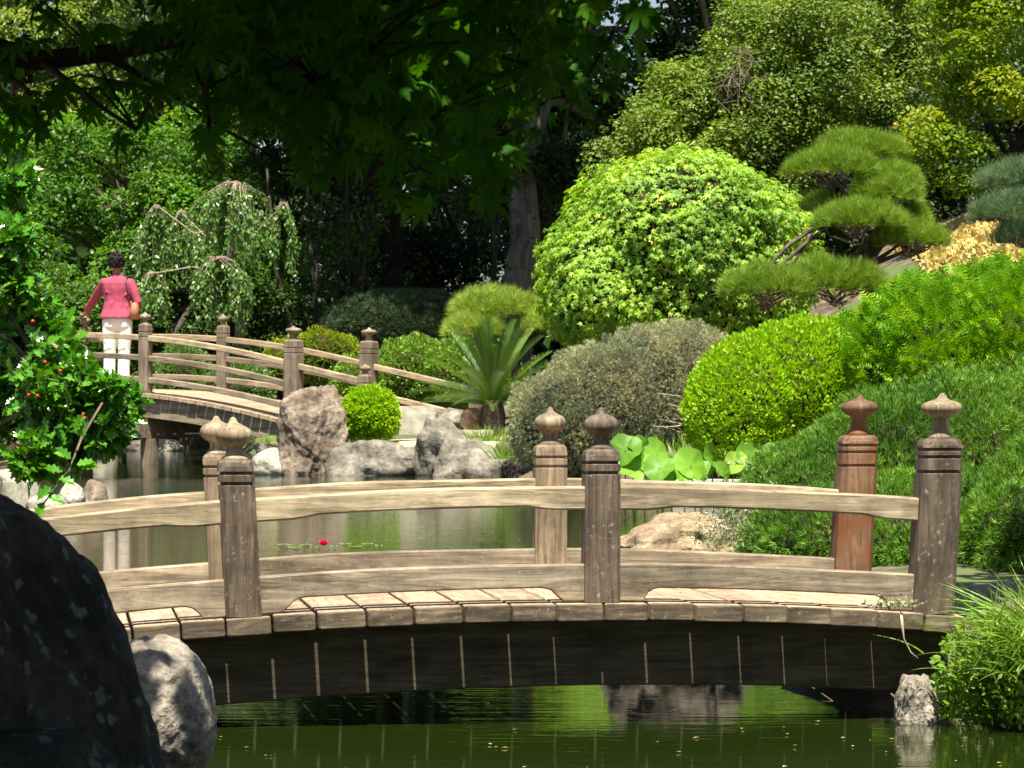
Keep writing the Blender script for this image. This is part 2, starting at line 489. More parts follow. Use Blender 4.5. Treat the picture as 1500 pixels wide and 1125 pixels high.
# stronger ripples out in the open pond and most of all by the inflow at the left bank
vd = n.new("ShaderNodeVectorMath"); vd.operation = 'DISTANCE'; vd.inputs[1].default_value = (-5.0, 31.0, 0)
l.new(ge.outputs['Position'], vd.inputs[0])
mr = n.new("ShaderNodeMapRange"); mr.inputs[1].default_value = 1.0; mr.inputs[2].default_value = 5.5; mr.inputs[3].default_value = 22.0; mr.inputs[4].default_value = 1.0
l.new(vd.outputs['Value'], mr.inputs[0])
sx = n.new("ShaderNodeSeparateXYZ"); l.new(ge.outputs['Position'], sx.inputs[0])
mr2 = n.new("ShaderNodeMapRange"); mr2.inputs[1].default_value = 11.0; mr2.inputs[2].default_value = 18.0; mr2.inputs[3].default_value = 1.0; mr2.inputs[4].default_value = 1.0
l.new(sx.outputs[1], mr2.inputs[0])
amp = math_node(n, l, 'MULTIPLY', mr.outputs[0], mr2.outputs[0])
hh = math_node(n, l, 'MULTIPLY', n1.outputs[0], amp)
h2 = math_node(n, l, 'MULTIPLY', n2.outputs[0], .5)
hs = math_node(n, l, 'ADD', hh, h2)
bp = n.new("ShaderNodeBump"); bp.inputs['Distance'].default_value = .0014; bp.inputs['Strength'].default_value = 1.0
l.new(hs, bp.inputs['Height']); l.new(bp.outputs[0], p.inputs['Normal'])
wat = MB(); wat.add([(-12, 4.2, 0), (5, 4.2, 0), (5, 58, 0), (-12, 58, 0)], [(0, 1, 2, 3)])
tag(wat.build('water', m), kind='structure')


# ------------------------------------------------------------------ wooden bridges
def rail_mesh(s0, s1, top, bot, y0, y1, nseg=10, ch=.005, wob=.0012, seed=0, tilt=0.0):
    """timber that follows the arch: top(s), bot(s) heights, between y0 and y1, chamfered edges, ends cut square"""
    rr = random.Random(seed); rings = []
    for i in range(nseg + 1):
        s = s0 + (s1 - s0) * i / nseg
        t, b = top(s), bot(s)
        j = lambda: rr.uniform(-wob, wob)
        rings.append([(s, y0 + j(), b + ch), (s, y0 + ch, b + j()), (s, y1 - ch, b), (s, y1, b + ch), (s, y1, t - ch), (s, y1 - ch, t), (s, y0 + ch, t + j()), (s, y0 + j(), t - ch)])
    mb = MB(); mb.rings([r[::-1] for r in rings] if False else rings)
    return mb


def post_mesh(hw, H, grooves, ch=.012, gd=.007, gw=.006, lean=0.0, z0=.001):
    """square chamfered post with turned grooves and a rounded shoulder; leans in x"""
    prof = [(z0, hw), (.02, hw)]
    for g_ in sorted(grooves): prof += [(g_ - gw, hw * .985), (g_ - gw * .55, hw - gd), (g_ + gw * .55, hw - gd), (g_ + gw, hw * .985)]
    prof += [(H - .020, hw * .985), (H - .009, hw * .93), (H - .002, hw * .82), (H, hw * .66)]
    rings = []
    for z, r in prof:
        c = min(ch, r * .3) if z < H - .021 else r * .36
        q = [(-r + c, -r), (r - c, -r), (r, -r + c), (r, r - c), (r - c, r), (-r + c, r), (-r, r - c), (-r, -r + c)]
        rings.append([(x + lean * z, y, z) for x, y in q])
    mb = MB(); mb.rings(rings)
    return mb


ONION = [(.040, -.002), (.034, .006), (.026, .014), (.0230, .024), (.0235, .034), (.030, .041), (.041, .047), (.0485, .056), (.0515, .066), (.0515, .075), (.047, .085), (.037, .093), (.023, .0995), (.014, .105), (.010, .113), (.007, .119), (.002, .122)]
MUSH = [(.041, -.002), (.034, .008), (.027, .022), (.0240, .038), (.0240, .052), (.029, .061), (.043, .068), (.055, .076), (.0610, .084), (.0618, .091), (.0600, .098), (.053, .105), (.040, .110), (.025, .1145), (.015, .120), (.011, .128), (.004, .135)]


def lathe_lean(prof, k, kz, lean, z0, sides=28):
    mb = MB()
    rings = [[(r * k * math.cos(2 * math.pi * i / sides) + lean * (z0 + h * kz), r * k * math.sin(2 * math.pi * i / sides), z0 + h * kz) for i in range(sides)] for r, h in prof]
    mb.rings(rings)
    return mb


# near bridge: local x runs along it, local y across it; origin on the water below the middle front post
PHI = math.radians(7.6)
NB = empty('foot_bridge', (.2605, 10.05, 0), PHI,
           label='low weathered wooden garden bridge with onion-topped posts crossing the pond in the foreground', cat='bridge')
zdeck = lambda s: .3585 - .036 * (s + .09) ** 2
slope = lambda s: -.072 * (s + .09)
BW = 1.05
S0, S1 = -2.05, 1.12
# planks
k = 0; s = S1; rr = random.Random(5)
edges = [1.09]
while edges[-1] > S0: edges.append(edges[-1] - rr.choice([.134, .138, .141, .145, .129]))
for i in range(len(edges) - 1):
    b_, a_ = edges[i], edges[i + 1]
    gap = .0088 + rr.uniform(-.0034, .0016)
    a_ += gap / 2; b_ -= gap / 2
    y0 = -.075 + rr.uniform(-.008, .008); y1 = BW + .075
    dz = rr.uniform(-.0015, .0015)
    sm = (a_ + b_) / 2; ang = slope(sm) * .75
    mb = MB(); rings = []
    for yy in (y0, y0 + .003, y1 - .003, y1):
        e = .0035 if yy in (y0, y1) else 0
        ring = []
        t = zdeck(sm) + dz; hw = (b_ - a_) / 2
        cz = .003
        for (dx, dzz) in ((-hw + cz + e, -.05 + e), (hw - cz - e, -.05 + e), (hw - e, -.05 + cz + e), (hw - e, -cz - e), (hw - cz - e, -e), (-hw + cz + e, -e), (-hw + e, -cz - e), (-hw + e, -.05 + cz + e)):
            ring.append((dx, yy, dzz))
        rings.append(ring)
    mb.rings(rings)
    o = mb.build('plank', M['plank'], NB); o.data.materials.append(M['plank_end'])
    for pf in o.data.polygons:
        if abs(pf.normal.y) > .3: pf.material_index = 1
    o.location = (sm, 0, t); o.rotation_euler = (0, -ang, 0)
# fascia boards and stringers below the deck, recessed
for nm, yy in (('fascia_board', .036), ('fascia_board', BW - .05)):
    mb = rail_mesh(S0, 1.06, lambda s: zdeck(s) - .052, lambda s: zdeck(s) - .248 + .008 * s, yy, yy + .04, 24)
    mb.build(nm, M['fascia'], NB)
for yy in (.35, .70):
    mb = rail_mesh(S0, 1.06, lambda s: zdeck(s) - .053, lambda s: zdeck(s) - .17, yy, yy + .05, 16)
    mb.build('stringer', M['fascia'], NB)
NPOSTS = {0: (-2.10, -1.05, 0.0, .995), 1: (-2.10, -1.05, 0.0, .995)}
for side, yy in ((0, 0.0), (1, BW)):
    for i, sp in enumerate(NPOSTS[side]):
        end = i == 3
        H = .522 if end else (.452 if i == 2 else .457)
        hw = .0615 if end else .0525
        if side: H -= .006; hw *= .985
        lean = -slope(sp) * .75
        mt = M['post'] if side == 0 else (M['post_red'] if end else M['post_back'])
        gr = [H - .033, H - .055, H - .099] if end else [H - .041, H - .071]
        o = post_mesh(hw, H, gr, lean=lean).build('post', mt, NB)
        o.location = (sp, yy, zdeck(sp))
        f = lathe_lean(MUSH if end else ONION, 1.0 if end else (1.06 if i < 2 else 1.0), 1.0, lean, H)
        fm = M['post_red'] if (side and end) else (M['finial'] if not (side == 0 and i == 2) else M['post'])
        f.build('finial', fm, o, smooth=True)
for side, yy, dtop, dlow in ((0, 0.0, .3415, .1135), (1, BW, .335, .108)):
    ps = NPOSTS[side]
    for i in range(3):
        a_, b_ = ps[i] + .030, ps[i + 1] - .030
        if i == 0: a_ = ps[0]
        def rb(s, a_=a_, b_=b_):
            e = min(s - a_, b_ - s)
            return zdeck(s) + dtop - (.060 if e > .16 else (.066 if e > .12 else .070)) 
        nseg = 26
        rail_mesh(a_, b_, lambda s: zdeck(s) + dtop + .0015 * math.sin(s * 9 + side), rb, yy - .026, yy + .026, nseg, .006, .001, i + 10 * side).build('top_rail', M['rail'], NB)
        def lb(s, a_=a_, b_=b_):
            e = min(s - a_, b_ - s) - .095
            if e < 0: return zdeck(s) + .003
            return zdeck(s) + .003 + .040 * math.sqrt(min(1, 1 - (1 - min(1, e / .055)) ** 2))
        rail_mesh(a_, b_, lambda s: zdeck(s) + dlow + .0012 * math.sin(s * 7), lb, yy - .024, yy + .024, 60, .005, .0006, i + 50 * side).build('lower_rail', M['board'], NB)

# far bridge
TH = math.radians(-33)
FB = empty('foot_bridge', (-4.554, 42.4, 0), TH,
           label='tall arched wooden bridge with three rails across the far end of the pond', cat='bridge')
fz = lambda s: max(.93 - .0326 * (s + 1.15) ** 2, .50 - .06 * max(0, s - 2.5))
FW = 1.57
sp_ = -6.4; rr = random.Random(9); np_ = 0
while sp_ < 2.75:
    wd = .14; sm = sp_ + wd / 2
    ang = math.atan2(fz(sm + .05) - fz(sm - .05), .1)
    mb = MB(); mb.box((0, FW / 2, -.022), (wd - .008, FW + .24 + rr.uniform(-.012, .012), .044))
    o = mb.build('plank', M['plank'], FB); o.location = (sm, 0, fz(sm)); o.rotation_euler = (0, -ang, 0)
    sp_ += wd
rail_mesh(-6.4, 2.7, lambda s: fz(s) - .05, lambda s: fz(s) - .30, -.055, -.015, 40).build('fascia_board', M['frail2'], FB)
rail_mesh(-6.4, 2.7, lambda s: fz(s) - .05, lambda s: fz(s) - .30, FW + .015, FW + .055, 40).build('fascia_board', M['frail2'], FB)
for yy in (.45, 1.05):
    rail_mesh(-6.4, 2.7, lambda s: fz(s) - .05, lambda s: fz(s) - .30, yy, yy + .09, 30).build('stringer', M['frail2'], FB)
FP = {0: [(-4.58, .86, .072), (-2.29, .86, .072), (0, .86, .072), (2.29, .99, .098), (3.35, .66, .078)],
      1: [(-4.58, .86, .072), (-2.29, .86, .072), (0, .86, .072), (2.29, .99, .098), (3.89, .66, .078)]}
for side in (0, 1):
    for sp, H, hw in FP[side]:
        o = post_mesh(hw, H, [H - .10, H - .16], ch=.02, gd=.007, gw=.009, z0=-.03).build('post', M['fpost'], FB)
        o.location = (sp, side * FW, fz(sp))
        lathe_lean(ONION if hw < .09 else MUSH, 1.35 if hw < .09 else 1.6, 1.25 if H > .7 else 1.1, 0, H, 18).build('finial', M['finial'], o, smooth=True)
    xs = [q[0] for q in FP[side]]
    for i in range(len(xs) - 1):
        a_, b_ = xs[i] + .06, xs[i + 1] - .06
        last = i == len(xs) - 2
        yy = side * FW
        for nm, dt, mt in ((('top_rail', .72, M['frail']), ('middle_rail', .47, M['frail2']), ('lower_rail', .20, M['frail2'])) if not last else (('top_rail', .66, M['frail']), ('lower_rail', .28, M['frail']))):
            def tz(s, dt=dt, last=last, i=i):
                if last:
                    t = (s - 2.29) / 1.4
                    return fz(2.29) + (dt + .06 if dt > .5 else dt + .1) - t * .27
                return fz(s) + dt
            rail_mesh(a_, b_, tz, lambda s, tz=tz: tz(s) - .072, yy - .035, yy + .035, 12, .008, .001, i).build(nm, mt, FB)
for sp in (-4.6, -2.29, .05):
    for yy in (0.02, FW - .02):
        mb = MB(); mb.box((sp, yy, (fz(sp) - .56) / 2 - .25), (.16, .16, fz(sp) - .56 + .5)); mb.build('pile', M['fpost'], FB)
    mb = MB(); mb.box((sp - .08, FW / 2, fz(sp) - .43), (.20, FW + .44, .24)); mb.build('cross_beam', M['frail2'], FB)


# ------------------------------------------------------------------ rocks
def rock(name, label, c, d, mat, seed=1, cat='rock', amp=.16, cuts=7, sub=4, rz=0.0, power=2.6, group=None, lean=(0, 0), taper=0.0):
    bm_v, bm_f = ICO[sub]
    V = bm_v.copy(); r_ = np.random.default_rng(seed)
    sc = (np.abs(V) ** power).sum(1) ** (-1 / power)
    V = V * sc[:, None]
    for _ in range(cuts):
        nn = r_.normal(size=3); nn[2] = abs(nn[2]) * .7; nn /= np.linalg.norm(nn)
        h = r_.uniform(.72, .95)
        ex = np.clip(V @ nn - h, 0, None); V = V - ex[:, None] * nn * .88
    off = Vector((seed * 3.1, seed * 1.7, seed * .9))
    for i in range(len(V)):
        q = Vector(V[i])
        t = noise.fractal(q * 1.6 + off, 1.0, 2.1, 5) * amp
        t += (abs(noise.noise(q * 4.2 + off)) - .25) * amp * -.45
        t += noise.noise(q * 14 + off) * amp * .10
        V[i] = V[i] * (1 + t)
    V[:, 0] *= 1 - taper * V[:, 2]
    V = V * (np.array(d) / 2)
    V[:, 0] += lean[0] * V[:, 2]; V[:, 1] += lean[1] * V[:, 2]
    cs, sn = math.cos(rz), math.sin(rz)
    V = np.stack([V[:, 0] * cs - V[:, 1] * sn, V[:, 0] * sn + V[:, 1] * cs, V[:, 2]], 1)
    o = mesh_np(name, V, bm_f, mat, smooth=True)
    o.location = [float(q) for q in c]
    return tag(o, label, cat, group)


import bmesh
ICO = {}
for sb in (3, 4, 5, 6):
    bm = bmesh.new(); bmesh.ops.create_icosphere(bm, subdivisions=sb, radius=1)
    ICO[sb] = (np.array([v.co[:] for v in bm.verts]), np.array([[v.index for v in f.verts] for f in bm.faces])); bm.free()


def rock_px(name, label, x0, x1, y0, y1, Y, dep, mat, **kw):
    c = (at(x0, y0, Y) + at(x1, y1, Y)) / 2
    a = at(x0, y0, Y); b = at(x1, y1, Y)
    c[1] = Y + dep * .3
    return rock(name, label, c, (abs(b[0] - a[0]), dep, abs(a[2] - b[2])), mat, **kw)


rock_px('rock', 'upright brown grooved standing stone beside the round bright green bush', 408, 508, 556, 712, 37.6, .55, M['rock_brown'], seed=3, amp=.20, sub=6, power=3.6, cuts=9)
rock_px('rock', 'long low grey-brown rock at the waterline below the round bush', 470, 618, 645, 722, 37.3, .7, M['rock_grey'], seed=8, amp=.25, sub=4)
rock_px('rock', 'pointed dark grey rock leaning between the low rock and the blocky rock', 605, 694, 604, 722, 37.2, .6, M['rock_grey'], seed=14, amp=.22, cuts=10, lean=(-.12, 0))
rock_px('rock', 'blocky grey rock with a dark hole at the right end of the shore stones', 636, 744, 642, 722, 36.9, .7, M['rock_grey'], seed=21, amp=.2, power=4, cuts=8)
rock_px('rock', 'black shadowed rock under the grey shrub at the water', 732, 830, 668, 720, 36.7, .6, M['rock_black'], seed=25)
rock_px('rock', 'pale rounded boulder at the foot of the standing stone on its left', 365, 430, 656, 712, 37.6, .5, M['rock_pale'], seed=33, amp=.1, cuts=3, power=2)
rock_px('rock', 'small mossy rock behind the pale boulder below the far bridge', 372, 420, 634, 672, 38.7, .5, M['rock_moss'], seed=37)
rock_px('rock', 'squat orange-brown rock at the end of the far bridge under the cycad', 674, 718, 597, 630, 39.6, .4, M['rock_orange'], seed=41)
rock_px('rock', 'grey rock in the gap behind the stone block at the bridge end', 634, 684, 598, 632, 40.6, .4, M['rock_grey'], seed=43)
rock_px('rock', 'flat pale rock in the water seen under the far bridge', 184, 268, 643, 672, 51, .8, M['rock_grey'], seed=51, amp=.12)
rock_px('rock', 'brown rock in the water beside the leftmost pile of the far bridge', 138, 172, 648, 676, 50, .5, M['rock_brown'], seed=52, amp=.12)
rock_px('rock', 'larger of two rounded pale stones in the water at left by the holly', 84, 122, 706, 760, 28, .3, M['rock_pale'], seed=61, amp=.1, cuts=3, power=2)
rock_px('rock', 'smaller peaked stone in the water right of its twin near the left bank', 115, 156, 702, 762, 28.4, .28, M['rock_brown'], seed=62, amp=.1, cuts=4, power=2)
rock_px('rock', 'low flat stone in front of the two rounded stones at left', 36, 96, 724, 762, 27, .3, M['rock_pale'], seed=63, amp=.1, cuts=4)
rock_px('rock', 'whitish wet stones edge on the left bank behind the holly', -30, 60, 684, 730, 35, .9, M['rock_pale'], seed=66, amp=.2)
rock_px('boulder', 'tan sandy boulder at the edge of the juniper just beyond the near bridge', 905, 1110, 756, 850, 19.2, .75, M['rock_tan'], seed=71, amp=.15, cuts=5, sub=5, cat='boulder')
rock_px('boulder', 'grey moss-topped boulder under the near bridge deck', 880, 1100, 880, 1005, 11.75, .4, M['rock_under'], seed=77, amp=.18, sub=5, power=3.4, cat='boulder')
rock_px('boulder', 'rough pale stone footing at the right end of the near bridge', 1315, 1392, 990, 1100, 10.06, .14, M['rock_near'], seed=79, amp=.28, sub=4, power=4, cat='boulder')
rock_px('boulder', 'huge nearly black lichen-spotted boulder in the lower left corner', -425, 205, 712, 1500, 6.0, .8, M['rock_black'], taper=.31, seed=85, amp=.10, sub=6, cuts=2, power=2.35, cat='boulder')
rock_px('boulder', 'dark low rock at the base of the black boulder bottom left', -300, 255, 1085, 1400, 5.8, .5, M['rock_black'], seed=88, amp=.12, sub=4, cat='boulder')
rock_px('boulder', 'grey pitted boulder half in sun tucked right of the black boulder', 118, 306, 938, 1170, 8.0, .42, M['rock_near'], seed=97, amp=.10, sub=6, cuts=1, power=2.15, cat='boulder')

# cut stone block, slab and edging by the bridge end
mb = MB()
mb.rings([[(-.28, -.14, z), (.24, -.14, z), (.26, .2, z), (-.22, .2, z)] if z < .3 else [(-.17, -.13, z), (.235, -.13, z), (.2, .18, z), (-.2, .18, z)] for z in (0, .22, .235, .32)])
sb = mb.build('stone_block', plain('cut_stone', (.36, .34, .28), .9, .2, .3, 9, .01))
sb.location = at(607, 636, 38.6); tag(sb, 'beige cut stone block with sloping sides right of the round bush', 'stone block')
mb = MB(); mb.box((0, 0, 0), (.36, .5, .07)); sb = mb.build('stone_slab', plain('pale_slab', (.55, .52, .42), .9, .2, .15, 9, .01))
sb.location = at(700, 634, 38.8); tag(sb, 'flat pale stone slab below the orange-brown rock', 'stone slab')
mb = MB(); mb.box((0, 0, 0), (.9, .3, .12)); sb = mb.build('stone_kerb', plain('kerb_stone', (.45, .43, .36), .9, .2, .2, 9, .01))
sb.location = at(1060, 712, 29.3); tag(sb, 'pale stone edging behind the lotus leaves beside the juniper', 'kerb')

# sand and path patches are sheets a few mm above the ground
def sheet(name, x0, x1, y0, y1, n_, mat, dz=.008):
    xs = np.linspace(x0, x1, n_); ys = np.linspace(y0, y1, n_)
    A, B = np.meshgrid(xs, ys); Z = ground_h(A, B) + dz
    r_ = np.hypot((A - (x0 + x1) / 2) / (x1 - x0) * 2, (B - (y0 + y1) / 2) / (y1 - y0) * 2)
    Z = Z - .05 * sstep(r_, .85, 1.1)
    i_ = np.arange(n_ * n_).reshape(n_, n_)
    f_ = np.stack([i_[:-1, :-1], i_[:-1, 1:], i_[1:, 1:], i_[1:, :-1]], -1).reshape(-1, 4)
    o = mesh_np(name, np.stack([A, B, Z], -1).reshape(-1, 3), f_, mat, smooth=True)
    return tag(o, kind='structure')


M['path'] = plain('sandy_path', (.46, .38, .27), .95, .1, .25, 14, .004)
sheet('path', 1.25, 3.6, 9.9, 10.9, 40, M['path'])
sheet('sand', -1.6, .1, 37.5, 40.2, 30, M['path'])

# ------------------------------------------------------------------ leaf templates (x width, y length, z normal)
def tp(v, f): return np.array(v, float), np.array(f, int)


T_DIA = tp([(0, 0, 0), (.27, .5, .07), (0, 1, 0), (-.27, .5, .07)], [(0, 1, 2), (0, 2, 3)])
T_LONG = tp([(0, 0, 0), (.13, .45, .04), (0, 1, -.08), (-.13, .45, .04)], [(0, 1, 2), (0, 2, 3)])
T_OVAL = tp([(0, 0, 0), (.22, .25, .05), (.24, .65, .04), (0, 1, -.06), (-.24, .65, .04), (-.22, .25, .05), (0, .45, 0)], [(0, 1, 6), (1, 2, 6), (2, 3, 6), (3, 4, 6), (4, 5, 6), (5, 0, 6)])
# spiny holly leaf
hv = [(0, 0, 0)]
for y, x in ((.12, .14), (.22, .30), (.36, .17), (.48, .34), (.64, .17), (.76, .26), (.86, .09)): hv.append((x, y, .10 * x / .3))
hv.append((0, 1.05, -.05))
for y, x in ((.86, .09), (.76, .26), (.64, .17), (.48, .34), (.36, .17), (.22, .30), (.12, .14)): hv.append((-x, y, .10 * x / .3))
hv.append((0, .5, -.02)); c_ = len(hv) - 1
T_HOLLY = tp(hv, [(i, (i + 1) % c_, c_) for i in range(c_)])


def maple_tpl(lobes, lens, width, droop, detail):
    v = [(0, 0, 0)]; f = []
    angs = np.linspace(-1, 1, lobes) * math.radians(62 * 1.9 if lobes == 7 else 105)
    for a_, L in zip(angs, lens):
        ux, uy = math.sin(a_), math.cos(a_); vx, vy = uy, -ux
        n0 = len(v)
        if detail:
            v += [(ux * L * .28 + vx * width * .8, uy * L * .28 + vy * width * .8, -.01), (ux * L * .6 + vx * width, uy * L * .6 + vy * width, -droop * .3 * L),
                  (ux * L, uy * L, -droop * L), (ux * L * .6 - vx * width, uy * L * .6 - vy * width, -droop * .3 * L), (ux * L * .28 - vx * width * .8, uy * L * .28 - vy * width * .8, -.01)]
            f += [(0, n0, n0 + 4), (n0, n0 + 1, n0 + 4), (n0 + 1, n0 + 3, n0 + 4), (n0 + 1, n0 + 2, n0 + 3)]
        else:
            v += [(ux * L * .42 + vx * width, uy * L * .42 + vy * width, 0), (ux * L, uy * L, -droop * L), (ux * L * .42 - vx * width, uy * L * .42 - vy * width, 0)]
            f += [(0, n0, n0 + 2), (n0, n0 + 1, n0 + 2)]
    return tp(v, f)


T_MAPLE5 = maple_tpl(5, [.36, .50, .60, .50, .36], .10, .35, False)
T_MAPLE7 = maple_tpl(7, [.26, .42, .55, .62, .55, .42, .26], .078, .30, True)


def tuft(n_, spread, wd, seed=0, up=.15):
    r_ = np.random.default_rng(seed); v = []; f = []
    for i in range(n_):
        a_ = 2 * math.pi * i / n_ + r_.uniform(-.3, .3); th = spread * r_.uniform(.3, 1)
        d = np.array([math.sin(th) * math.cos(a_), math.cos(th), math.sin(th) * math.sin(a_)])
        s_ = np.cross(d, [.3, .2, 1]); s_ /= np.linalg.norm(s_)
        L = r_.uniform(.75, 1.0); k_ = len(v)
        v += list(map(tuple, (s_ * wd, -s_ * wd, d * L)))
        f.append((k_, k_ + 1, k_ + 2))
    return tp(v, f)


T_PINE = tuft(9, .75, .018)
T_JUN = tuft(4, .95, .075, 3)


def spray(pairs, wd):
    v = [(-.02, 0, 0), (.02, 0, 0), (0, 1, -.05)]; f = [(0, 1, 2)]
    for i in range(pairs):
        y = .15 + .7 * i / pairs
        L = .42 * (1 - .6 * i / pairs)
        for s_ in (-1, 1):
            k_ = len(v); v += [(0, y, 0), (0, y + wd, 0), (s_ * L, y + L * .75, .03)]; f.append((k_, k_ + 1, k_ + 2))
    return tp(v, f)


T_SPRAY = spray(3, .14)


def nrm(a): return a / np.maximum(np.linalg.norm(a, axis=-1, keepdims=True), 1e-9)


def frames(D, N):
    D = nrm(D); N = nrm(N - (N * D).sum(1, keepdims=True) * D)
    bad = ~np.isfinite(N).all(1); N[bad] = [0, 0, 1]
    return np.cross(D, N), D, N


def foliage(root, name, P, D, N, S, tpl, mat, parts=0, pname='leaf', score=None, kind=None, tint=None):
    """leaves at P; the `parts` leaves with the highest score become objects, the rest one mesh"""
    base = np.array(root.location)
    n_ = len(P); X, Dn, Nn = frames(D, N)
    t = RNG.random(n_) if tint is None else tint
    keep = np.ones(n_, bool)
    if parts:
        sc = S / P[:, 1] if score is None else score
        ch = np.argsort(-sc)[:parts]; keep[ch] = False
        tv = tpl[0]; me = bpy.data.meshes.new(pname)
        me.from_pydata([tuple(q) for q in tv], [], [tuple(int(i) for i in q) for q in tpl[1]]); me.update(); me.materials.append(mat)
        for i in ch:
            o = bpy.data.objects.new(pname, me); COL.objects.link(o); o.parent = root
            mt = Matrix(((X[i, 0], Dn[i, 0], Nn[i, 0]), (X[i, 1], Dn[i, 1], Nn[i, 1]), (X[i, 2], Dn[i, 2], Nn[i, 2])))
            o.rotation_mode = 'QUATERNION'; o.rotation_quaternion = mt.to_quaternion()
            o.location = [float(q) for q in (P[i] - base)]
            s_ = float(S[i]); o.scale = (s_, s_, s_)
    if not keep.any(): return None
    P, X, Dn, Nn, S, t = P[keep], X[keep], Dn[keep], Nn[keep], S[keep], t[keep]
    tv, tf = tpl
    V = (P - base)[:, None, :] + S[:, None, None] * (tv[None, :, 0, None] * X[:, None, :] + tv[None, :, 1, None] * Dn[:, None, :] + tv[None, :, 2, None] * Nn[:, None, :])
    Fc = tf[None] + (np.arange(len(P)) * len(tv))[:, None, None]
    o = mesh_np(name, V.reshape(-1, 3), Fc.reshape(-1, 3), mat, root, np.repeat(t, len(tv)))
    if kind: o['kind'] = kind
    return o


def E(px0, px1, py0, py1, Y, dep=None, dy=0):
    """ellipsoid seen in that pixel box at distance Y"""
    a = at(px0, py0, Y); b = at(px1, py1, Y)
    rx = abs(b[0] - a[0]) / 2; rz = abs(a[2] - b[2]) / 2
    return (np.array([(a[0] + b[0]) / 2, Y + dy, (a[2] + b[2]) / 2]), np.array([rx, dep or rx * .8, rz]))


def shell(ells, n_, thick=.10, lmp=.07, lmp2=0.0, fr=4.0, seed=0, zmin=None, inner=.9, power=1.0, zup=None):
    r_ = np.random.default_rng(seed)
    wts = np.array([r[0] * r[1] + r[1] * r[2] + r[0] * r[2] for c, r in ells]); wts = wts / wts.sum()
    Ps, Ns = [], []
    for q, (c, r) in enumerate(ells):
        k_ = int(n_ * wts[q]) + 1
        d = nrm(r_.normal(size=(k_, 3)))
        rad = 1 - thick * r_.random(k_) ** 1.5
        P = c + d * r * rad[:, None]
        L = lump(P, fr, seed)
        L2 = np.abs(lump(P, fr * 2.6, seed + 1)) ** .7
        P = P + d * r * (L * lmp)[:, None] + d * (L2 * lmp2 - lmp2 * .5)[:, None]
        N = nrm(d / r)
        ok = np.ones(k_, bool)
        for q2, (c2, r2) in enumerate(ells):
            if q2 != q: ok &= (((P - c2) / (r2 * inner)) ** 2).sum(1) > 1
        if zmin is not None: ok &= P[:, 2] > zmin
        if zup is not None: ok &= N[:, 2] > zup
        Ps.append(P[ok]); Ns.append(N[ok])
    return np.concatenate(Ps), np.concatenate(Ns)


def core(root, ells, mat, f=.82, zmin=None):  # solid dark core added inside the leaves, blocks light and view
    mb = MB()
    for c, r in ells:
        rr_ = r * f
        mb.ell(c, rr_, 14, 9)
    return mb.build('dark_fill_core', mat, root, True, base=root.location)


def shrub(name, label, ells, n_, size, tpl, mat, cat='shrub', seed=1, parts=0, lmp=.06, lmp2=.09, fr=5, up=.4, out=1.0, jit=.55, zmin=None, flat=False, corem='core_dark', thick=.12, pname='leaf', group=None, gap=None, corf=.84, base=None):
    c0 = np.mean([e[0] for e in ells], axis=0)
    gz = float(ground_h(c0[0], c0[1]))
    root = empty(name, (c0[0], c0[1], gz) if base is None else base, label=label, cat=cat, group=group)
    P, N = shell(ells, n_, thick, lmp, lmp2, fr, seed, zmin if zmin is not None else gz)
    r_ = np.random.default_rng(seed + 5)
    if gap is not None:
        L = lump(P, gap[0], seed + 9); ok = L + r_.normal(0, .25, len(P)) > gap[1]
        P, N = P[ok], N[ok]
    k_ = len(P); J = r_.normal(size=(k_, 3))
    if flat:       # leaves lie on the surface, tips outwards and down
        T = nrm(np.cross(N, J)); D = T + np.array([0, 0, -.45]) + N * .25; NN = N * out + np.array([0, 0, up]) + J * jit * .6
    else:          # shoots point outwards
        D = N * out + np.array([0, 0, up]) + J * jit; NN = r_.normal(size=(k_, 3))
    S = size * r_.uniform(.7, 1.25, k_)
    sc = (-N[:, 1]) + r_.random(k_) * .8 if parts else None
    foliage(root, 'foliage', P, D, NN, S, tpl, mat, parts, pname, sc, 'stuff')
    if corem: core(root, ells, M[corem], corf)
    return root


def branches(root, mat, start, ends, r0=.05, r1=.008, sag=0.0, sides=5, name='limb', seed=0, rnd=.12):
    r_ = np.random.default_rng(seed); mb = MB()
    for e in ends:
        s_ = np.array(start[r_.integers(len(start))]) if isinstance(start, list) else np.array(start)
        L = np.linalg.norm(e - s_); pts = []
        mid = (s_ + e) / 2 + r_.normal(size=3) * L * rnd; mid[2] += L * .1
        for t in np.linspace(0, 1, 7):
            pts.append(s_ * (1 - t) ** 2 + mid * 2 * t * (1 - t) + e * t * t)
        rad = [r0 * (1 - t) ** .8 + r1 for t in np.linspace(0, 1, 7)]
        mb.tube(pts, rad, sides)
    return mb.build(name, mat, root, True, base=root.location)


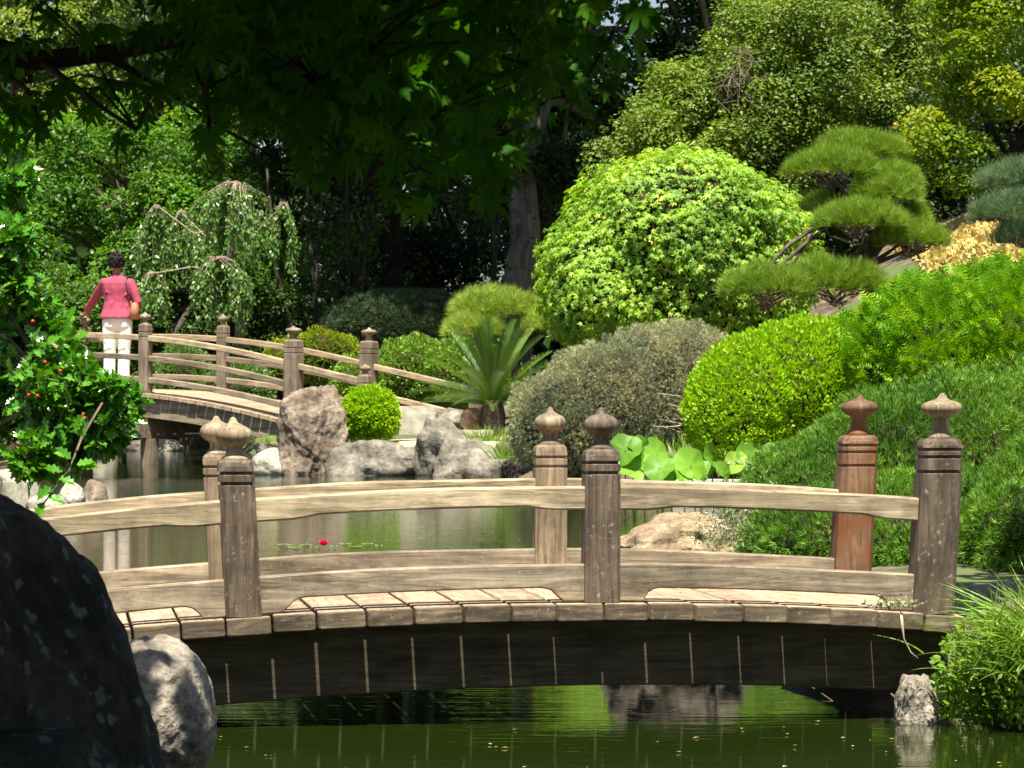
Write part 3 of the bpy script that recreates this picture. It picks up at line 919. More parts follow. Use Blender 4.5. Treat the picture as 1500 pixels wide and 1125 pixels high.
def tree(name, label, base, trunk, ells, K, nleaf, size, mat, tpl=T_DIA, rc=(.35, .7), cat='tree', seed=1, group=None, r0=.16, bark='bark', flatz=.6, nb=26, thick=.45, kind=None, upn=.8, fork=None):
    """trunk path > limbs > crown of leaf clumps"""
    r_ = np.random.default_rng(seed)
    b = np.array([base[0], base[1], float(ground_h(base[0], base[1])) if len(base) < 3 else base[2]])
    root = empty(name, b, label=label, cat=cat, group=group)
    tpts = [b + [0, 0, -.1]] + [np.array(q, float) for q in trunk]
    mb = MB(); sm = []
    for i in range(len(tpts) - 1):
        for t in np.linspace(0, 1, 5)[:-1]: sm.append(tpts[i] * (1 - t) + tpts[i + 1] * t)
    sm.append(tpts[-1])
    sm = [q + r_.normal(size=3) * r0 * .12 for q in sm]
    mb.tube(sm, [r0 * (1.25 - .85 * (i / (len(sm) - 1)) ** .9) for i in range(len(sm))], 10)
    mb.build('trunk', M[bark], root, True, base=b)
    C, CN = shell(ells, K * 2, thick, .05, 0, 1.3, seed, None, .7)
    C = C[r_.permutation(len(C))[:K]]
    if nb: branches(root, M[bark], [q for q in sm[len(sm) // 2:]], C[:nb], r0 * .38, .012, seed=seed)
    R = r_.uniform(*rc, len(C))
    ci = r_.choice(len(C), nleaf, p=(R ** 2) / (R ** 2).sum())
    d = nrm(r_.normal(size=(nleaf, 3)) + [0, -.15, .35])
    rad = R[ci] * r_.uniform(.45, 1.0, nleaf) ** .6
    off = d * rad[:, None]; off[:, 2] *= flatz
    P = C[ci] + off
    J = r_.normal(size=(nleaf, 3))
    N = d * .5 + np.array([0, -.1, upn]) + J * .45
    D = nrm(np.cross(N, r_.normal(size=(nleaf, 3)))) + d * .5 + [0, 0, -.25]
    S = size * r_.uniform(.65, 1.3, nleaf)
    tint = (r_.random(len(C))[ci] * .5 + r_.random(nleaf) * .5)
    foliage(root, 'crown', P, D, N, S, tpl, mat, tint=tint)
    return root


# ------------------------------------------------------------------ shrubs and trees, middle distance
# bright dome-shaped maple
Y = 40
ed = [E(790, 1210, 224, 560, Y, 1.5, .4), E(845, 1140, 217, 470, Y - .1, 1.1), E(790, 950, 330, 520, Y - .3, .8)]
shrub('dome_maple', 'large dome-shaped bright green Japanese maple behind the grey shrub', ed, 27000, .112, T_MAPLE5, M['maple_lit'], 'tree', 4, 300, .055, .14, 5.5, up=.75, out=.8, jit=.5, flat=True, thick=.18, corf=.80, zmin=.9)

# grey-green shrub
Y = 33.5
shrub('shrub', 'wide grey-green fine-leaved shrub beside the cycad', [E(738, 960, 535, 710, Y, .6), E(780, 1060, 490, 710, Y + .1, .75), E(850, 1102, 470, 690, Y + .3, .8)], 105000, .040, T_JUN, M['greyshrub'], seed=11, lmp=.07, fr=8, up=.6, jit=.7, zmin=.02, thick=.2, corf=.76)
sg = empty('branch', at(985, 660, 33), label='bare grey twigs poking out at the right edge of the grey shrub', cat='dead branch')
r_ = np.random.default_rng(3); mb = MB()
for i in range(16):
    s_ = at(1000 + r_.uniform(-10, 25), 640 + r_.uniform(-50, 40), 33.0); d = np.array([r_.uniform(-.35, -.02), -.25, r_.uniform(-.1, .22)])
    mb.tube([s_, s_ + d * .5 + r_.normal(size=3) * .03, s_ + d + r_.normal(size=3) * .05], [.009, .006, .003], 4)
mb.build('twig', M['twig_pale'], sg, base=sg.location)

# golden green shrub and arborvitae
Y = 29.8
shrub('shrub', 'rounded golden yellow-green clipped shrub left of the arborvitae', [E(1003, 1180, 500, 700, Y, .6), E(1060, 1290, 466, 680, Y + .2, .6), E(1130, 1370, 462, 660, Y + .35, .5)], 80000, .042, T_DIA, M['golden'], seed=21, lmp=.05, lmp2=.05, fr=7, up=1.0, jit=.7, zmin=.05, corf=.76)
Y = 29.5
arb = [E(1215, 1370, 455, 640, Y + .3, .5), E(1290, 1430, 430, 620, Y + .1, .6), E(1400, 1560, 410, 600, Y, .6), E(1275, 1460, 420, 600, Y + .5, .8), E(1390, 1580, 388, 540, Y + .6, .9), E(1470, 1660, 390, 600, Y + .6, .8)]
shrub('arborvitae', 'spreading bright green arborvitae on the slope above the juniper', arb, 42000, .125, T_SPRAY, M['arbor'], seed=25, lmp=.12, lmp2=.24, fr=5, up=.8, out=.9, jit=.45, thick=.32, zmin=.6, corf=.66, gap=(6.5, -.8))

# juniper mound at the right
Y = 18.5
jn = [E(1085, 1310, 650, 850, Y, .75), E(1170, 1420, 585, 820, Y + .5, .8), E(1290, 1540, 556, 800, Y + 1.0, .8), E(1400, 1660, 540, 740, Y + 1.3, .8), E(1105, 1290, 722, 862, Y - .9, .5), E(1250, 1420, 740, 862, Y - 1.4, .5), E(1380, 1640, 690, 850, Y - 1.6, .7), E(1220, 1400, 700, 830, Y - .6, .5), E(1370, 1480, 700, 815, Y - .4, .4), E(1450, 1600, 640, 790, Y - .2, .6)]
shrub('juniper', 'dense dark green juniper mound behind the right end of the near bridge', jn, 108000, .046, T_JUN, M['juniper'], seed=31, lmp=.09, lmp2=.12, fr=6, up=.55, jit=.55, thick=.2, zmin=.06, corf=.76)
# flowering sprays at the left edge of the juniper
fl = empty('flowering_weed', at(1085, 800, 17.8), label='pale small-flowered weed at the left edge of the juniper by the tan boulder', cat='weed')
r_ = np.random.default_rng(8); k_ = 2600
P = np.stack([r_.normal(0, .12, k_), r_.normal(0, .12, k_), np.abs(r_.normal(0, .14, k_))], 1) + at(1092, 802, 17.8)
foliage(fl, 'foliage', P, r_.normal(size=(k_, 3)) + [0, 0, .8], r_.normal(size=(k_, 3)), np.full(k_, .028), T_LONG, M['greyshrub'], kind='stuff')
mbf = MB()
for i in range(22):
    q = P[i * 7] + [0, -.12, .03]; mbf.ell(q, (.008, .008, .006), 6, 4)
mbf.build('blossom', plain('pink_blossom', (.7, .5, .5), .6), fl, base=fl.location)['kind'] = 'stuff'

# round bright bush
shrub('round_bush', 'small round yellow-green bush between the standing stone and the stone block', [E(500, 584, 566, 652, 38.2, .33)], 9000, .045, T_OVAL, M['golden'], 'bush', 41, 0, .06, .05, 12, up=.6, jit=.7)
# grass and ground plants
def blades(name, label, c, rad, n_, L, mat, seed, cat='grass clump', parts=0, spread=.6, wd=.05, zoff=0, kindtop=None, group=None):
    r_ = np.random.default_rng(seed); c = np.array(c, float)
    root = empty(name, c, label=label, cat=cat, group=group)
    v = []; f = []
    segs = 5
    for i in range(segs + 1):
        t = i / segs; w_ = wd * (1 - t) ** .7
        z = -.55 * t ** 2.2
        v += [(-w_ / 2, t, z), (w_ / 2, t, z)]
    for i in range(segs): f += [(2 * i, 2 * i + 1, 2 * i + 3), (2 * i, 2 * i + 3, 2 * i + 2)]
    T = tp(v, f)
    q = r_.normal(size=(n_, 2)) * .5
    P = c + np.stack([q[:, 0] * rad[0], q[:, 1] * rad[1], r_.uniform(0, 1, n_) * zoff], 1)
    a_ = r_.uniform(0, 6.28, n_)
    D = np.stack([np.cos(a_) * spread + q[:, 0] * .5, np.sin(a_) * spread + q[:, 1] * .4, np.ones(n_)], 1)
    N = np.stack([-np.cos(a_) * 1.0, -np.sin(a_) * 1.0, np.full(n_, .8)], 1) * 1.0
    N = -N; N[:, 2] = np.abs(N[:, 2])
    S = L * r_.uniform(.5, 1.15, n_)
    foliage(root, 'foliage', P, D, N, S, T, mat, parts, 'blade', (S / L) - P[:, 1] * 2 if parts else None, 'stuff')
    return root


blades('grass_clump', 'low bright grass tuft right of the pointed rock on the far shore', at(712, 646, 37.4), (.3, .25), 420, .16, M['grass'], 3)
blades('grass_clump', 'little grass strip at the foot of the round bush', at(545, 655, 37.8), (.5, .2), 260, .10, M['grass'], 4)
blades('grass_clump', 'green weeds in the gap between blocky rock and grey shrub', at(742, 672, 36.6), (.14, .15), 200, .22, M['grass'], 5)
blades('reed_clump', 'light green reeds standing behind the lotus leaves', at(1005, 705, 30.4), (.3, .2), 320, .38, M['grass'], 6, 'reeds', spread=.25)
blades('grass_clump', 'moss-green grass on the small rock left of the pale boulder', at(392, 648, 38.5), (.2, .2), 200, .09, M['grass'], 7)

# cycad
cb = at(722, 598, 39.2); cb[2] = float(ground_h(cb[0], cb[1]))
cy = empty('cycad', cb, label='dark green sago palm with a rosette of stiff arching fronds', cat='palm')
mb = MB(); mb.tube([cb + [0, 0, -.05], cb + [.0, 0, .25], cb + [0, 0, .42]], [.13, .15, .11], 10); mb.build('trunk', M['bark'], cy, base=cb)
fm = []
for q in range(5):
    r_ = np.random.default_rng(200 + q); v = []; f = []; nleaf = 46
    curve = [.25, .4, .55, .33, .48][q]
    pr = lambda t: np.array([0, t, .0 - curve * t * t * .6])
    for i in range(8):
        a_, b_ = pr(i / 8), pr((i + 1) / 8); k_ = len(v); w_ = .010 * (1 - i / 9)
        v += [tuple(a_ + [-w_, 0, 0]), tuple(a_ + [w_, 0, 0]), tuple(b_ + [w_ * .8, 0, 0]), tuple(b_ + [-w_ * .8, 0, 0])]
        f += [(k_, k_ + 1, k_ + 2), (k_, k_ + 2, k_ + 3)]
    for i in range(nleaf):
        t = .14 + .86 * i / nleaf; p0 = pr(t); L = .13 * math.sin(math.pi * min(1, (t * .8 + .18))) ** .6 + .01
        for s_ in (-1, 1):
            k_ = len(v); e = p0 + np.array([s_ * L * .75, L * .85, L * .35 + r_.uniform(-.01, .01)])
            v += [tuple(p0), tuple(p0 + [0, .016, 0]), tuple(e)]; f.append((k_, k_ + 1, k_ + 2))
    me = bpy.data.meshes.new('frond'); me.from_pydata(v, [], f); me.update(); me.materials.append(M['cycad']); fm.append(me)
r_ = np.random.default_rng(77)
for i in range(64):
    a_ = i * 2.39996; el = math.radians(r_.choice([80, 73, 64, 54, 44, 32, 16]) + r_.uniform(-6, 6))
    D = np.array([[math.cos(a_) * math.cos(el), math.sin(a_) * math.cos(el), math.sin(el)]])
    N = np.array([[-math.cos(a_) * math.sin(el), -math.sin(a_) * math.sin(el), math.cos(el) + .05]])
    X, Dn, Nn = frames(D, N)
    o = bpy.data.objects.new('frond', fm[i % 5]); COL.objects.link(o); o.parent = cy
    mt = Matrix(((X[0, 0], Dn[0, 0], Nn[0, 0]), (X[0, 1], Dn[0, 1], Nn[0, 1]), (X[0, 2], Dn[0, 2], Nn[0, 2])))
    o.rotation_mode = 'QUATERNION'; o.rotation_quaternion = mt.to_quaternion(); o.location = (0, 0, .34); s_ = r_.uniform(.85, 1.12); o.scale = (s_, s_, s_)


# pines with flat pads
def pine(name, label, base, pads, trunk, mat, n_per, size=.10, seed=1, cat='pine tree', r0=.07, tpl=T_PINE, group=None):
    b = np.array(base, float); root = empty(name, b, label=label, cat=cat, group=group)
    mb = MB(); tr = [np.array(q, float) for q in trunk]
    mb.tube([b] + tr, [r0 * (1.2 - .8 * i / len(tr)) for i in range(len(tr) + 1)], 8); mb.build('trunk', M['bark'], root, True, base=b)
    ends = []
    for i, (c, r) in enumerate(pads):
        r_ = np.random.default_rng(seed * 31 + i)
        k_ = int(n_per * r[0] * r[1] * 4)
        P, N = shell([(c, r)], k_, .35, .12, .05, 6, seed + i, zup=-.25)
        J = r_.normal(size=(len(P), 3))
        D = N * .6 + np.array([0, 0, .8]) + J * .42
        foliage(root, 'needle_pad', P - np.array([0, 0, size * .5]), D, r_.normal(size=(len(P), 3)), size * r_.uniform(.7, 1.2, len(P)), tpl, mat, kind='stuff')
        for _ in range(5): ends.append(c + np.array([r_.uniform(-.6, .6) * r[0], r_.uniform(-.5, .5) * r[1], -r[2] * .3]))
        # twiggy underside
        mb = MB()
        for _ in range(26):
            e = c + np.array([r_.uniform(-.85, .85) * r[0], r_.uniform(-.8, .8) * r[1], r_.uniform(-.25, .2) * r[2]])
            s_ = c + np.array([0, 0, -r[2] * .75]) + r_.normal(size=3) * .05
            mb.tube([s_, (s_ + e) / 2 + r_.normal(size=3) * .04, e], [.014, .010, .004], 4)
        mb.build('branchlet', M['twig'], root, base=b)['kind'] = 'stuff'
    branches(root, M['bark'], tr, ends, r0 * .26, .010, seed=seed)
    return root


Y = 37.5
pads = [E(1195, 1330, 188, 250, Y + .4, .45), E(1155, 1280, 212, 275, Y, .45), E(1240, 1345, 232, 292, Y + .1, .4), E(1245, 1345, 255, 312, Y - .1, .4),
        E(1175, 1245, 275, 318, Y + .3, .35), E(1190, 1320, 288, 352, Y - .5, .5), E(1290, 1385, 318, 376, Y - .2, .4), E(1290, 1360, 285, 335, Y + .5, .35),
        E(1055, 1190, 388, 452, Y - .9, .5), E(1140, 1300, 375, 450, Y - .7, .5)]
gzb = at(1285, 420, Y); gzb[2] = float(ground_h(gzb[0], gzb[1])) - .1
pine('cloud_pine', 'cloud-pruned pine with stacked needle pads right of the dome maple', gzb, pads,
     [at(1270, 390, Y), at(1285, 345, Y), at(1262, 310, Y), at(1235, 268, Y), at(1250, 235, Y + .2)], M['pine'], 3600, .135, 51, r0=.085)
Y = 36
pads = [E(1440, 1560, 228, 292, Y, .5), E(1425, 1580, 276, 345, Y - .3, .5), E(1460, 1580, 318, 372, Y - .4, .4)]
gzb = at(1530, 400, Y); gzb[2] = float(ground_h(gzb[0], gzb[1])) - .1
pine('cloud_pine', 'bluish-green pine whose pads enter at the right edge of the picture', gzb, pads, [at(1525, 350, Y), at(1510, 300, Y), at(1515, 260, Y)], M['pine_blue'], 3600, .13, 57)
Y = 42
pads = [E(660, 795, 418, 482, Y, .5), E(655, 740, 455, 505, Y - .3, .4), E(770, 895, 445, 500, Y - .3, .55), E(720, 830, 450, 500, Y + .2, .5)]
gzb = at(760, 540, Y); gzb[2] = float(ground_h(gzb[0], gzb[1])) - .1
pine('low_pine', 'low bright yellow-green pine with rounded pads behind the cycad', gzb, pads, [at(755, 520, Y), at(740, 480, Y), at(735, 460, Y)], M['pine_bright'], 3300, .13, 61)

# hedge and bushes behind the far bridge
shrub('hedge', 'bright green clipped hedge behind the right end of the far bridge', [E(545, 660, 492, 590, 45.5, .6), E(620, 760, 492, 600, 45.2, .6), E(490, 560, 525, 590, 45, .45)], 26000, .05, T_DIA, M['hedge'], 'hedge', 71, 0, .05, .10, 6, up=.6, jit=.7, zmin=.2)
shrub('bush', 'dim dark conical-needled bush in the shade behind the far bridge', [E(490, 690, 426, 540, 50, .9), E(470, 560, 440, 540, 50.5, .7)], 22000, .09, T_JUN, M['pine_dark'], 'bush', 75, 0, .06, .10, 4, zmin=.4)
shrub('bush', 'yellowish low bush behind the middle of the far bridge', [E(425, 520, 482, 560, 47.5, .5), E(390, 450, 500, 560, 48, .4)], 9000, .05, T_DIA, M['yellowish'], 'bush', 76, 0, .1, .1, 6, zmin=.2)
shrub('bush', 'pale fine-leaved bush seen through the rails of the far bridge', [E(232, 300, 500, 600, 47.5, .5), E(290, 400, 530, 610, 47.2, .5)], 12000, .06, T_LONG, M['willow'], 'bush', 77, 0, .1, .1, 6, zmin=.1)

# yellow groundcover, litter on the slope
r_ = np.random.default_rng(12); k_ = 16000
gxv = r_.uniform(4.95, 7.2, k_); gyv = r_.uniform(36.5, 44.5, k_); gzv = ground_h(gxv, gyv)
P = np.stack([gxv, gyv, gzv + r_.uniform(0, .08, k_)], 1)
gc = empty('ground_cover', (5.5, 40, 0)); tag(gc, kind='stuff')
foliage(gc, 'foliage', P, r_.normal(size=(k_, 3)) + [0, 0, .5], r_.normal(size=(k_, 3)) + [0, -.5, 1], r_.uniform(.06, .12, k_), T_DIA, M['cover'], kind='stuff')
k_ = 9000
gxv = r_.uniform(2.6, 5.3, k_); gyv = r_.uniform(31.5, 40.0, k_); gzv = ground_h(gxv, gyv)
ll = empty('leaf_litter', (3.8, 34, 0)); tag(ll, kind='stuff')
foliage(ll, 'foliage', np.stack([gxv, gyv, gzv + r_.uniform(0, .12, k_)], 1), r_.normal(size=(k_, 3)), r_.normal(size=(k_, 3)) + [0, 0, 1], r_.uniform(.05, .10, k_), T_DIA,
        leafmat('brown_fallen_leaf', (.20, .07, .03), (.32, .13, .06), (.38, .22, .10), .1, .8, .1), kind='stuff')


# ------------------------------------------------------------------ lotus leaves
def lotus(name, label, base, leaves, seed):
    root = empty(name, base, label=label, cat='lotus plant', group='lotus plants by the far shore')
    r_ = np.random.default_rng(seed); b = np.array(base)
    for (px, py, wpx, tilt, ta, dy) in leaves:
        Y_ = base[1] + dy; c = at(px, py - 5, Y_); R = wpx * 1.12 / FPX * Y_ / 2
        v = [(0, 0, -.18 * R)]; nseg = 22; f = []
        for ring, q in enumerate((.5, .82, 1.0)):
            for i in range(nseg):
                a_ = 2 * math.pi * i / nseg
                wav = .26 * math.sin(a_ * 2 + seed + px) * q * q + .07 * math.sin(a_ * 7 + px) * q
                rr_ = R * q * (1 + .05 * math.sin(a_ * 5 + px))
                v.append((rr_ * math.cos(a_), rr_ * math.sin(a_), R * (wav + .12 * q - .18)))
        for i in range(nseg):
            j = (i + 1) % nseg; f.append((0, 1 + i, 1 + j))
            for k__ in range(2):
                o_ = 1 + k__ * nseg
                f.append((o_ + i, o_ + nseg + i, o_ + nseg + j)); f.append((o_ + i, o_ + nseg + j, o_ + j))
        me = bpy.data.meshes.new('leaf'); me.from_pydata(v, [], f); me.update()
        o = link('leaf', me, M['lotus'], root, True)
        nv = Vector((math.sin(tilt) * math.sin(ta), -math.sin(tilt) * math.cos(ta), math.cos(tilt)))
        o.rotation_mode = 'QUATERNION'; o.rotation_quaternion = nv.to_track_quat('Z', 'X'); o.location = [float(q) for q in (c - b)]
        mb = MB(); foot = c + np.array([r_.uniform(-.08, .08), r_.uniform(.02, .1), 0]); foot[2] = -.05
        mb.tube([foot, (foot + c) / 2 + [0, .03, 0], c + [0, .01, -.01]], [.006, .006, .005], 5); mb.build('stem', M['grass'], root, base=b)
    return root


r2 = math.radians
lotus('lotus', 'left clump of big round bright green lotus leaves beside the dark-topped post', (1.05, 28.0, 0), [
    (916, 662, 46, r2(62), r2(-20), 0), (938, 660, 34, r2(70), r2(40), .05), (905, 680, 30, r2(70), r2(-60), .1), (925, 688, 40, r2(48), r2(10), -.05),
    (962, 668, 44, r2(55), r2(30), .1), (966, 688, 42, r2(50), r2(-10), -.1), (948, 676, 26, r2(60), r2(0), .2), (932, 701, 20, r2(30), 0, -.2), (952, 697, 30, r2(55), r2(50), 0), (896, 694, 24, r2(65), r2(-40), .1)], 1)
lotus('lotus', 'middle clump of lotus leaves in front of the light green reeds', (1.5, 28.0, 0), [
    (990, 690, 36, r2(50), r2(-20), 0), (1012, 685, 50, r2(60), r2(30), -.05), (1043, 672, 36, r2(75), r2(70), 0), (1034, 692, 30, r2(60), r2(-30), .1), (975, 700, 24, r2(40), 0, -.1), (1002, 700, 26, r2(45), r2(20), -.15)], 2)
lotus('lotus', 'right clump of lotus leaves in front of the juniper edge', (1.95, 28.0, 0), [
    (1078, 682, 34, r2(60), r2(-20), 0), (1098, 672, 38, r2(60), r2(30), .05), (1062, 697, 34, r2(70), r2(60), -.1), (1116, 668, 30, r2(70), r2(60), 0), (1136, 668, 40, r2(35), r2(10), .1), (1092, 692, 26, r2(50), r2(-10), .1)], 3)

# pink water lily
lb = at(474, 803, 20.6); lb[2] = .012
li = empty('water_lily', lb, label='pink-red water lily bloom floating in the open pond', cat='flower')
pm = leafmat('lily_petal', (.62, .03, .12), (.72, .06, .18), None, .3, .5, .3)
for rg, (n_, L, el) in enumerate(((9, .048, 22), (8, .042, 48), (6, .034, 70))):
    for i in range(n_):
        a_ = 2 * math.pi * (i + rg * .5) / n_
        v = [(x * L * 1.6, y * L, z * L + .25 * y * y * L) for x, y, z in T_OVAL[0]]
        me = bpy.data.meshes.new('petal'); me.from_pydata(v, [], [tuple(int(q) for q in t) for t in T_OVAL[1]]); me.update()
        o = link('petal', me, pm, li); o.rotation_euler = (r2(el), 0, a_)
        o.location = (0, 0, .012)
pdm = leafmat('lily_pad_leaf', (.10, .20, .03), (.16, .26, .05), None, .1, .35, .5)
r_ = np.random.default_rng(5)
LPL = ['lily pad just left of the pink bloom', 'lily pad touching the left side under the pink bloom', 'lily pad touching the right of the pink bloom', 'second lily pad to the right of the pink bloom',
       'third lily pad to the right of the pink bloom', 'fourth lily pad right of the pink bloom', 'rightmost lily pad of the row by the pink bloom', 'second lily pad to the left of the pink bloom', 'leftmost lily pad of the row by the pink bloom']
for i in range(9):
    px = [446, 462, 488, 505, 522, 538, 553, 430, 416][i]; c = at(px, 801, 20.9 + r_.uniform(-.35, .35)); c[2] = .006 + .003 * (i % 3)
    nseg = 20; R = r_.uniform(.03, .05); a0 = r_.uniform(0, 6)
    v = [(0, 0, 0)] + [(R * math.cos(a0 + .12 + (6.04) * k_ / nseg), R * math.sin(a0 + .12 + 6.04 * k_ / nseg), .003 * math.sin(k_ * 1.3)) for k_ in range(nseg + 1)]
    me = bpy.data.meshes.new('lily_pad'); me.from_pydata(v, [], [(0, q + 1, q + 2) for q in range(nseg)]); me.update()
    o = link('lily_pad', me, pdm); o.location = [float(q) for q in c]
    tag(o, LPL[i], 'lily pad', 'lily pads around the pink bloom')

# ------------------------------------------------------------------ weeping tree beyond the far bridge
def weeping():
    b = at(345, 560, 49.5); b[2] = float(ground_h(b[0], b[1]))
    root = empty('weeping_tree', b, label='weeping tree with bare arching twigs and hanging pale green strands', cat='tree')
    r_ = np.random.default_rng(17)
    domes = [(345, 268, 75, 125, 90, 0), (232, 302, 34, 150, 40, .3), (318, 378, 56, 105, 90, -.6), (415, 298, 30, 120, 22, -.2), (265, 310, 26, 120, 22, .5), (225, 400, 34, 80, 26, -.2), (385, 310, 30, 60, 12, .4)]
    tr = [at(352, 470, 49.5), at(335, 400, 49.5), at(342, 330, 49.5), at(345, 275, 49.5)]
    mb = MB(); mb.tube([b] + tr, [.10, .08, .06, .045, .02], 8); mb.build('trunk', M['bark_grey'], root, True, base=b)
    mb = MB(); P = []; D = []
    for (px, py, wpx, hpx, n_, dy) in domes:
        ap = at(px, py, 49.5 + dy); W = wpx * .0099; Hh = hpx * .0099
        mb.tube([tr[2 if ap[2] > tr[2][2] else 1], (tr[1] + ap) / 2 + [0, .1, .1], ap], [.014, .011, .007], 5)
        cl_ = r_.uniform(0, 6.28, 9); wl_ = r_.uniform(.45, 1.15, 7)
        for i in range(n_):
            a_ = cl_[r_.integers(len(cl_))] + r_.normal(0, .16); w_ = W * wl_[int(a_ * 3) % 7] * r_.uniform(.55, 1.15); L = Hh * (.45 + .55 * wl_[int(a_ * 5) % 7]) * r_.uniform(.5, 1.0)
            pts = []
            for t in np.linspace(0, 1, 9):
                x = w_ * (1 - (1 - min(1, t * 1.25)) ** 1.7); z = .04 * math.sin(min(1, t * 3) * math.pi) - L * t ** 1.45
                pts.append(ap + np.array([math.cos(a_) * x, math.sin(a_) * x * .8, z]) + r_.normal(size=3) * .015)
            mb.tube(pts, [.006, .0055, .005, .004, .0035, .003, .0025, .002, .0015], 3)
            pa = np.array(pts); m_ = int(36 * L / .8) + 7
            tt = r_.uniform(.22, 1, m_) * 8 if r_.random() < .85 else r_.uniform(.7, 1, m_) * 8
            i0 = np.minimum(tt.astype(int), 7); fr_ = (tt - i0)[:, None]
            q = pa[i0] * (1 - fr_) + pa[i0 + 1] * fr_
            P.append(q + r_.normal(size=q.shape) * .02); D.append(np.tile([0, 0, -1.], (m_, 1)) + r_.normal(size=(m_, 3)) * .45)
    mb.build('hanging_twigs', M['twig_pale'], root, base=b)['kind'] = 'stuff'
    P = np.concatenate(P); D = np.concatenate(D)
    foliage(root, 'foliage', P, D, r_.normal(size=P.shape) + [0, -.6, .4], .075 * r_.uniform(.6, 1.2, len(P)), T_DIA, M['willow'], kind='stuff')


weeping()

# ------------------------------------------------------------------ background trees
def EL(x0, x1, z0, z1, Y, dep): return (np.array([(x0 + x1) / 2, Y, (z0 + z1) / 2]), np.array([(x1 - x0) / 2, dep, (z1 - z0) / 2]))


G = 'broadleaf trees behind the far bridge'
tree('broadleaf_tree', 'leafy green tree above the person at the left, lit on its upper boughs', (-6.2, 55), [(-6.2, 55, 2.2), (-6.0, 55, 4)], [EL(-8.6, -4.0, 1.2, 4.4, 54, 1.4), EL(-7.8, -4.6, 3.2, 5.6, 54.5, 1.3)], 120, 36000, .085, M['broad_bright'], rc=(.25, .55), seed=101, group=G)
tree('broadleaf_tree', 'dense mid-green tree between the person and the weeping tree', (-5.0, 53), [(-5, 53, 1.6), (-4.8, 53, 2.6)], [EL(-6.4, -3.0, .6, 3.4, 53, 1.0)], 90, 26000, .075, M['broad_mid'], rc=(.22, .45), seed=102, group=G)
tree('broadleaf_tree', 'bushy low tree behind the left end of the far bridge', (-7.3, 51), [(-7.3, 51, 1.4), (-7.2, 51, 2.2)], [EL(-8.6, -6.0, .4, 2.9, 51, 1.0)], 70, 18000, .075, M['broad'], rc=(.22, .45), seed=103, group=G)
tree('broadleaf_tree', 'tree with dull grey-green foliage at the top left corner', (-9, 62), [(-9, 62, 4), (-8.8, 62, 6.5)], [EL(-11.5, -5.6, 4.0, 9.2, 61, 2.0)], 110, 26000, .10, M['oak'], rc=(.3, .7), seed=104, group=G)
tree('broadleaf_tree', 'green tree above the weeping tree, partly sunlit', (-4.0, 59), [(-4, 59, 3), (-3.8, 59, 5)], [EL(-6.3, -2.2, 2.4, 5.6, 58, 1.5), EL(-5.4, -2.6, 4.4, 6.6, 58.6, 1.4)], 100, 26000, .09, M['broad'], rc=(.28, .6), seed=105, group=G, bark='bark_dark', nb=10)
D_ = 'dark trees in the shaded hollow'
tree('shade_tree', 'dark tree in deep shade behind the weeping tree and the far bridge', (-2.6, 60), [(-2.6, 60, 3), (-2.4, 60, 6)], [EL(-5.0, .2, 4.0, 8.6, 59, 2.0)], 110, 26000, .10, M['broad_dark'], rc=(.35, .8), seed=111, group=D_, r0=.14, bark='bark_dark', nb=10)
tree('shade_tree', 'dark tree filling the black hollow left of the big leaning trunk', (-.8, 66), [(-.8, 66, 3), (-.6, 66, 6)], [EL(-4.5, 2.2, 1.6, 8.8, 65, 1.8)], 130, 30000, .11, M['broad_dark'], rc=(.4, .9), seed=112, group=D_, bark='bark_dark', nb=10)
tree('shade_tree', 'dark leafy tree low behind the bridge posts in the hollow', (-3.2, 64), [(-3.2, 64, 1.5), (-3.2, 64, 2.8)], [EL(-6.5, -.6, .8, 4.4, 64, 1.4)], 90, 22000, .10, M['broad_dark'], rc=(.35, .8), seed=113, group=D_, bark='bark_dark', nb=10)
# big tree with leaning trunk
tree('big_tree', 'big dark tree with a thick leaning grey trunk and sky showing through its crown', (-.02, 54), [(.02, 54, 2.2), (.22, 54, 3.2), (.15, 54, 4.4), (.6, 54.2, 5.8), (1.1, 54.4, 7.4), (1.3, 54.5, 10)],
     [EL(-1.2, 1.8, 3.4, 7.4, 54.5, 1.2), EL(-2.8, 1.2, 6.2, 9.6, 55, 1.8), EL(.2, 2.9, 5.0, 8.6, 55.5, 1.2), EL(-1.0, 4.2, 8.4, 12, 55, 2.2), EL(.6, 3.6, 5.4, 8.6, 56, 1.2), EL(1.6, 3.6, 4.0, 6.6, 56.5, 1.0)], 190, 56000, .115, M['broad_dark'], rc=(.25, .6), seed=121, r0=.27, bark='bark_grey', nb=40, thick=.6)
# slender stems in the hollow
for i, (px, lab) in enumerate(((428, 'thin forked bare trunk in the dark hollow nearest the weeping tree'), (462, 'thin V-branched bare trunk in the hollow behind the dark bush'), (497, 'straight thin trunk in the hollow above the dark bush'), (690, 'slim trunk in the dark hollow just left of the bright pine'))):
    b = at(px + 10, 500, 52.5); b[2] = float(ground_h(b[0], b[1]))
    rt = empty('slender_tree', b, label=lab, cat='tree')
    r_ = np.random.default_rng(400 + i)
    mb = MB(); mb.tube([b, b + [-.05, 0, .9], b + [-.35 + .2 * i, 0, 2.0], b + [-.5 + .25 * i, .1, 3.6]], [.06, .05, .035, .02], 6)
    mb.tube([b + [-.05, 0, .8], b + [.25, 0, 1.7], b + [.35, .1, 3.2]], [.04, .03, .015], 6); mb.build('trunk', M['bark_dark'], rt, True, base=b)
    k_ = 500; q = b + np.stack([r_.normal(0, .45, k_), r_.normal(0, .4, k_), r_.uniform(.3, 3.2, k_)], 1)
    foliage(rt, 'foliage', q, r_.normal(size=(k_, 3)), r_.normal(size=(k_, 3)) + [0, -.4, 1], np.full(k_, .09), T_DIA, M['broad_dark'], kind='stuff')

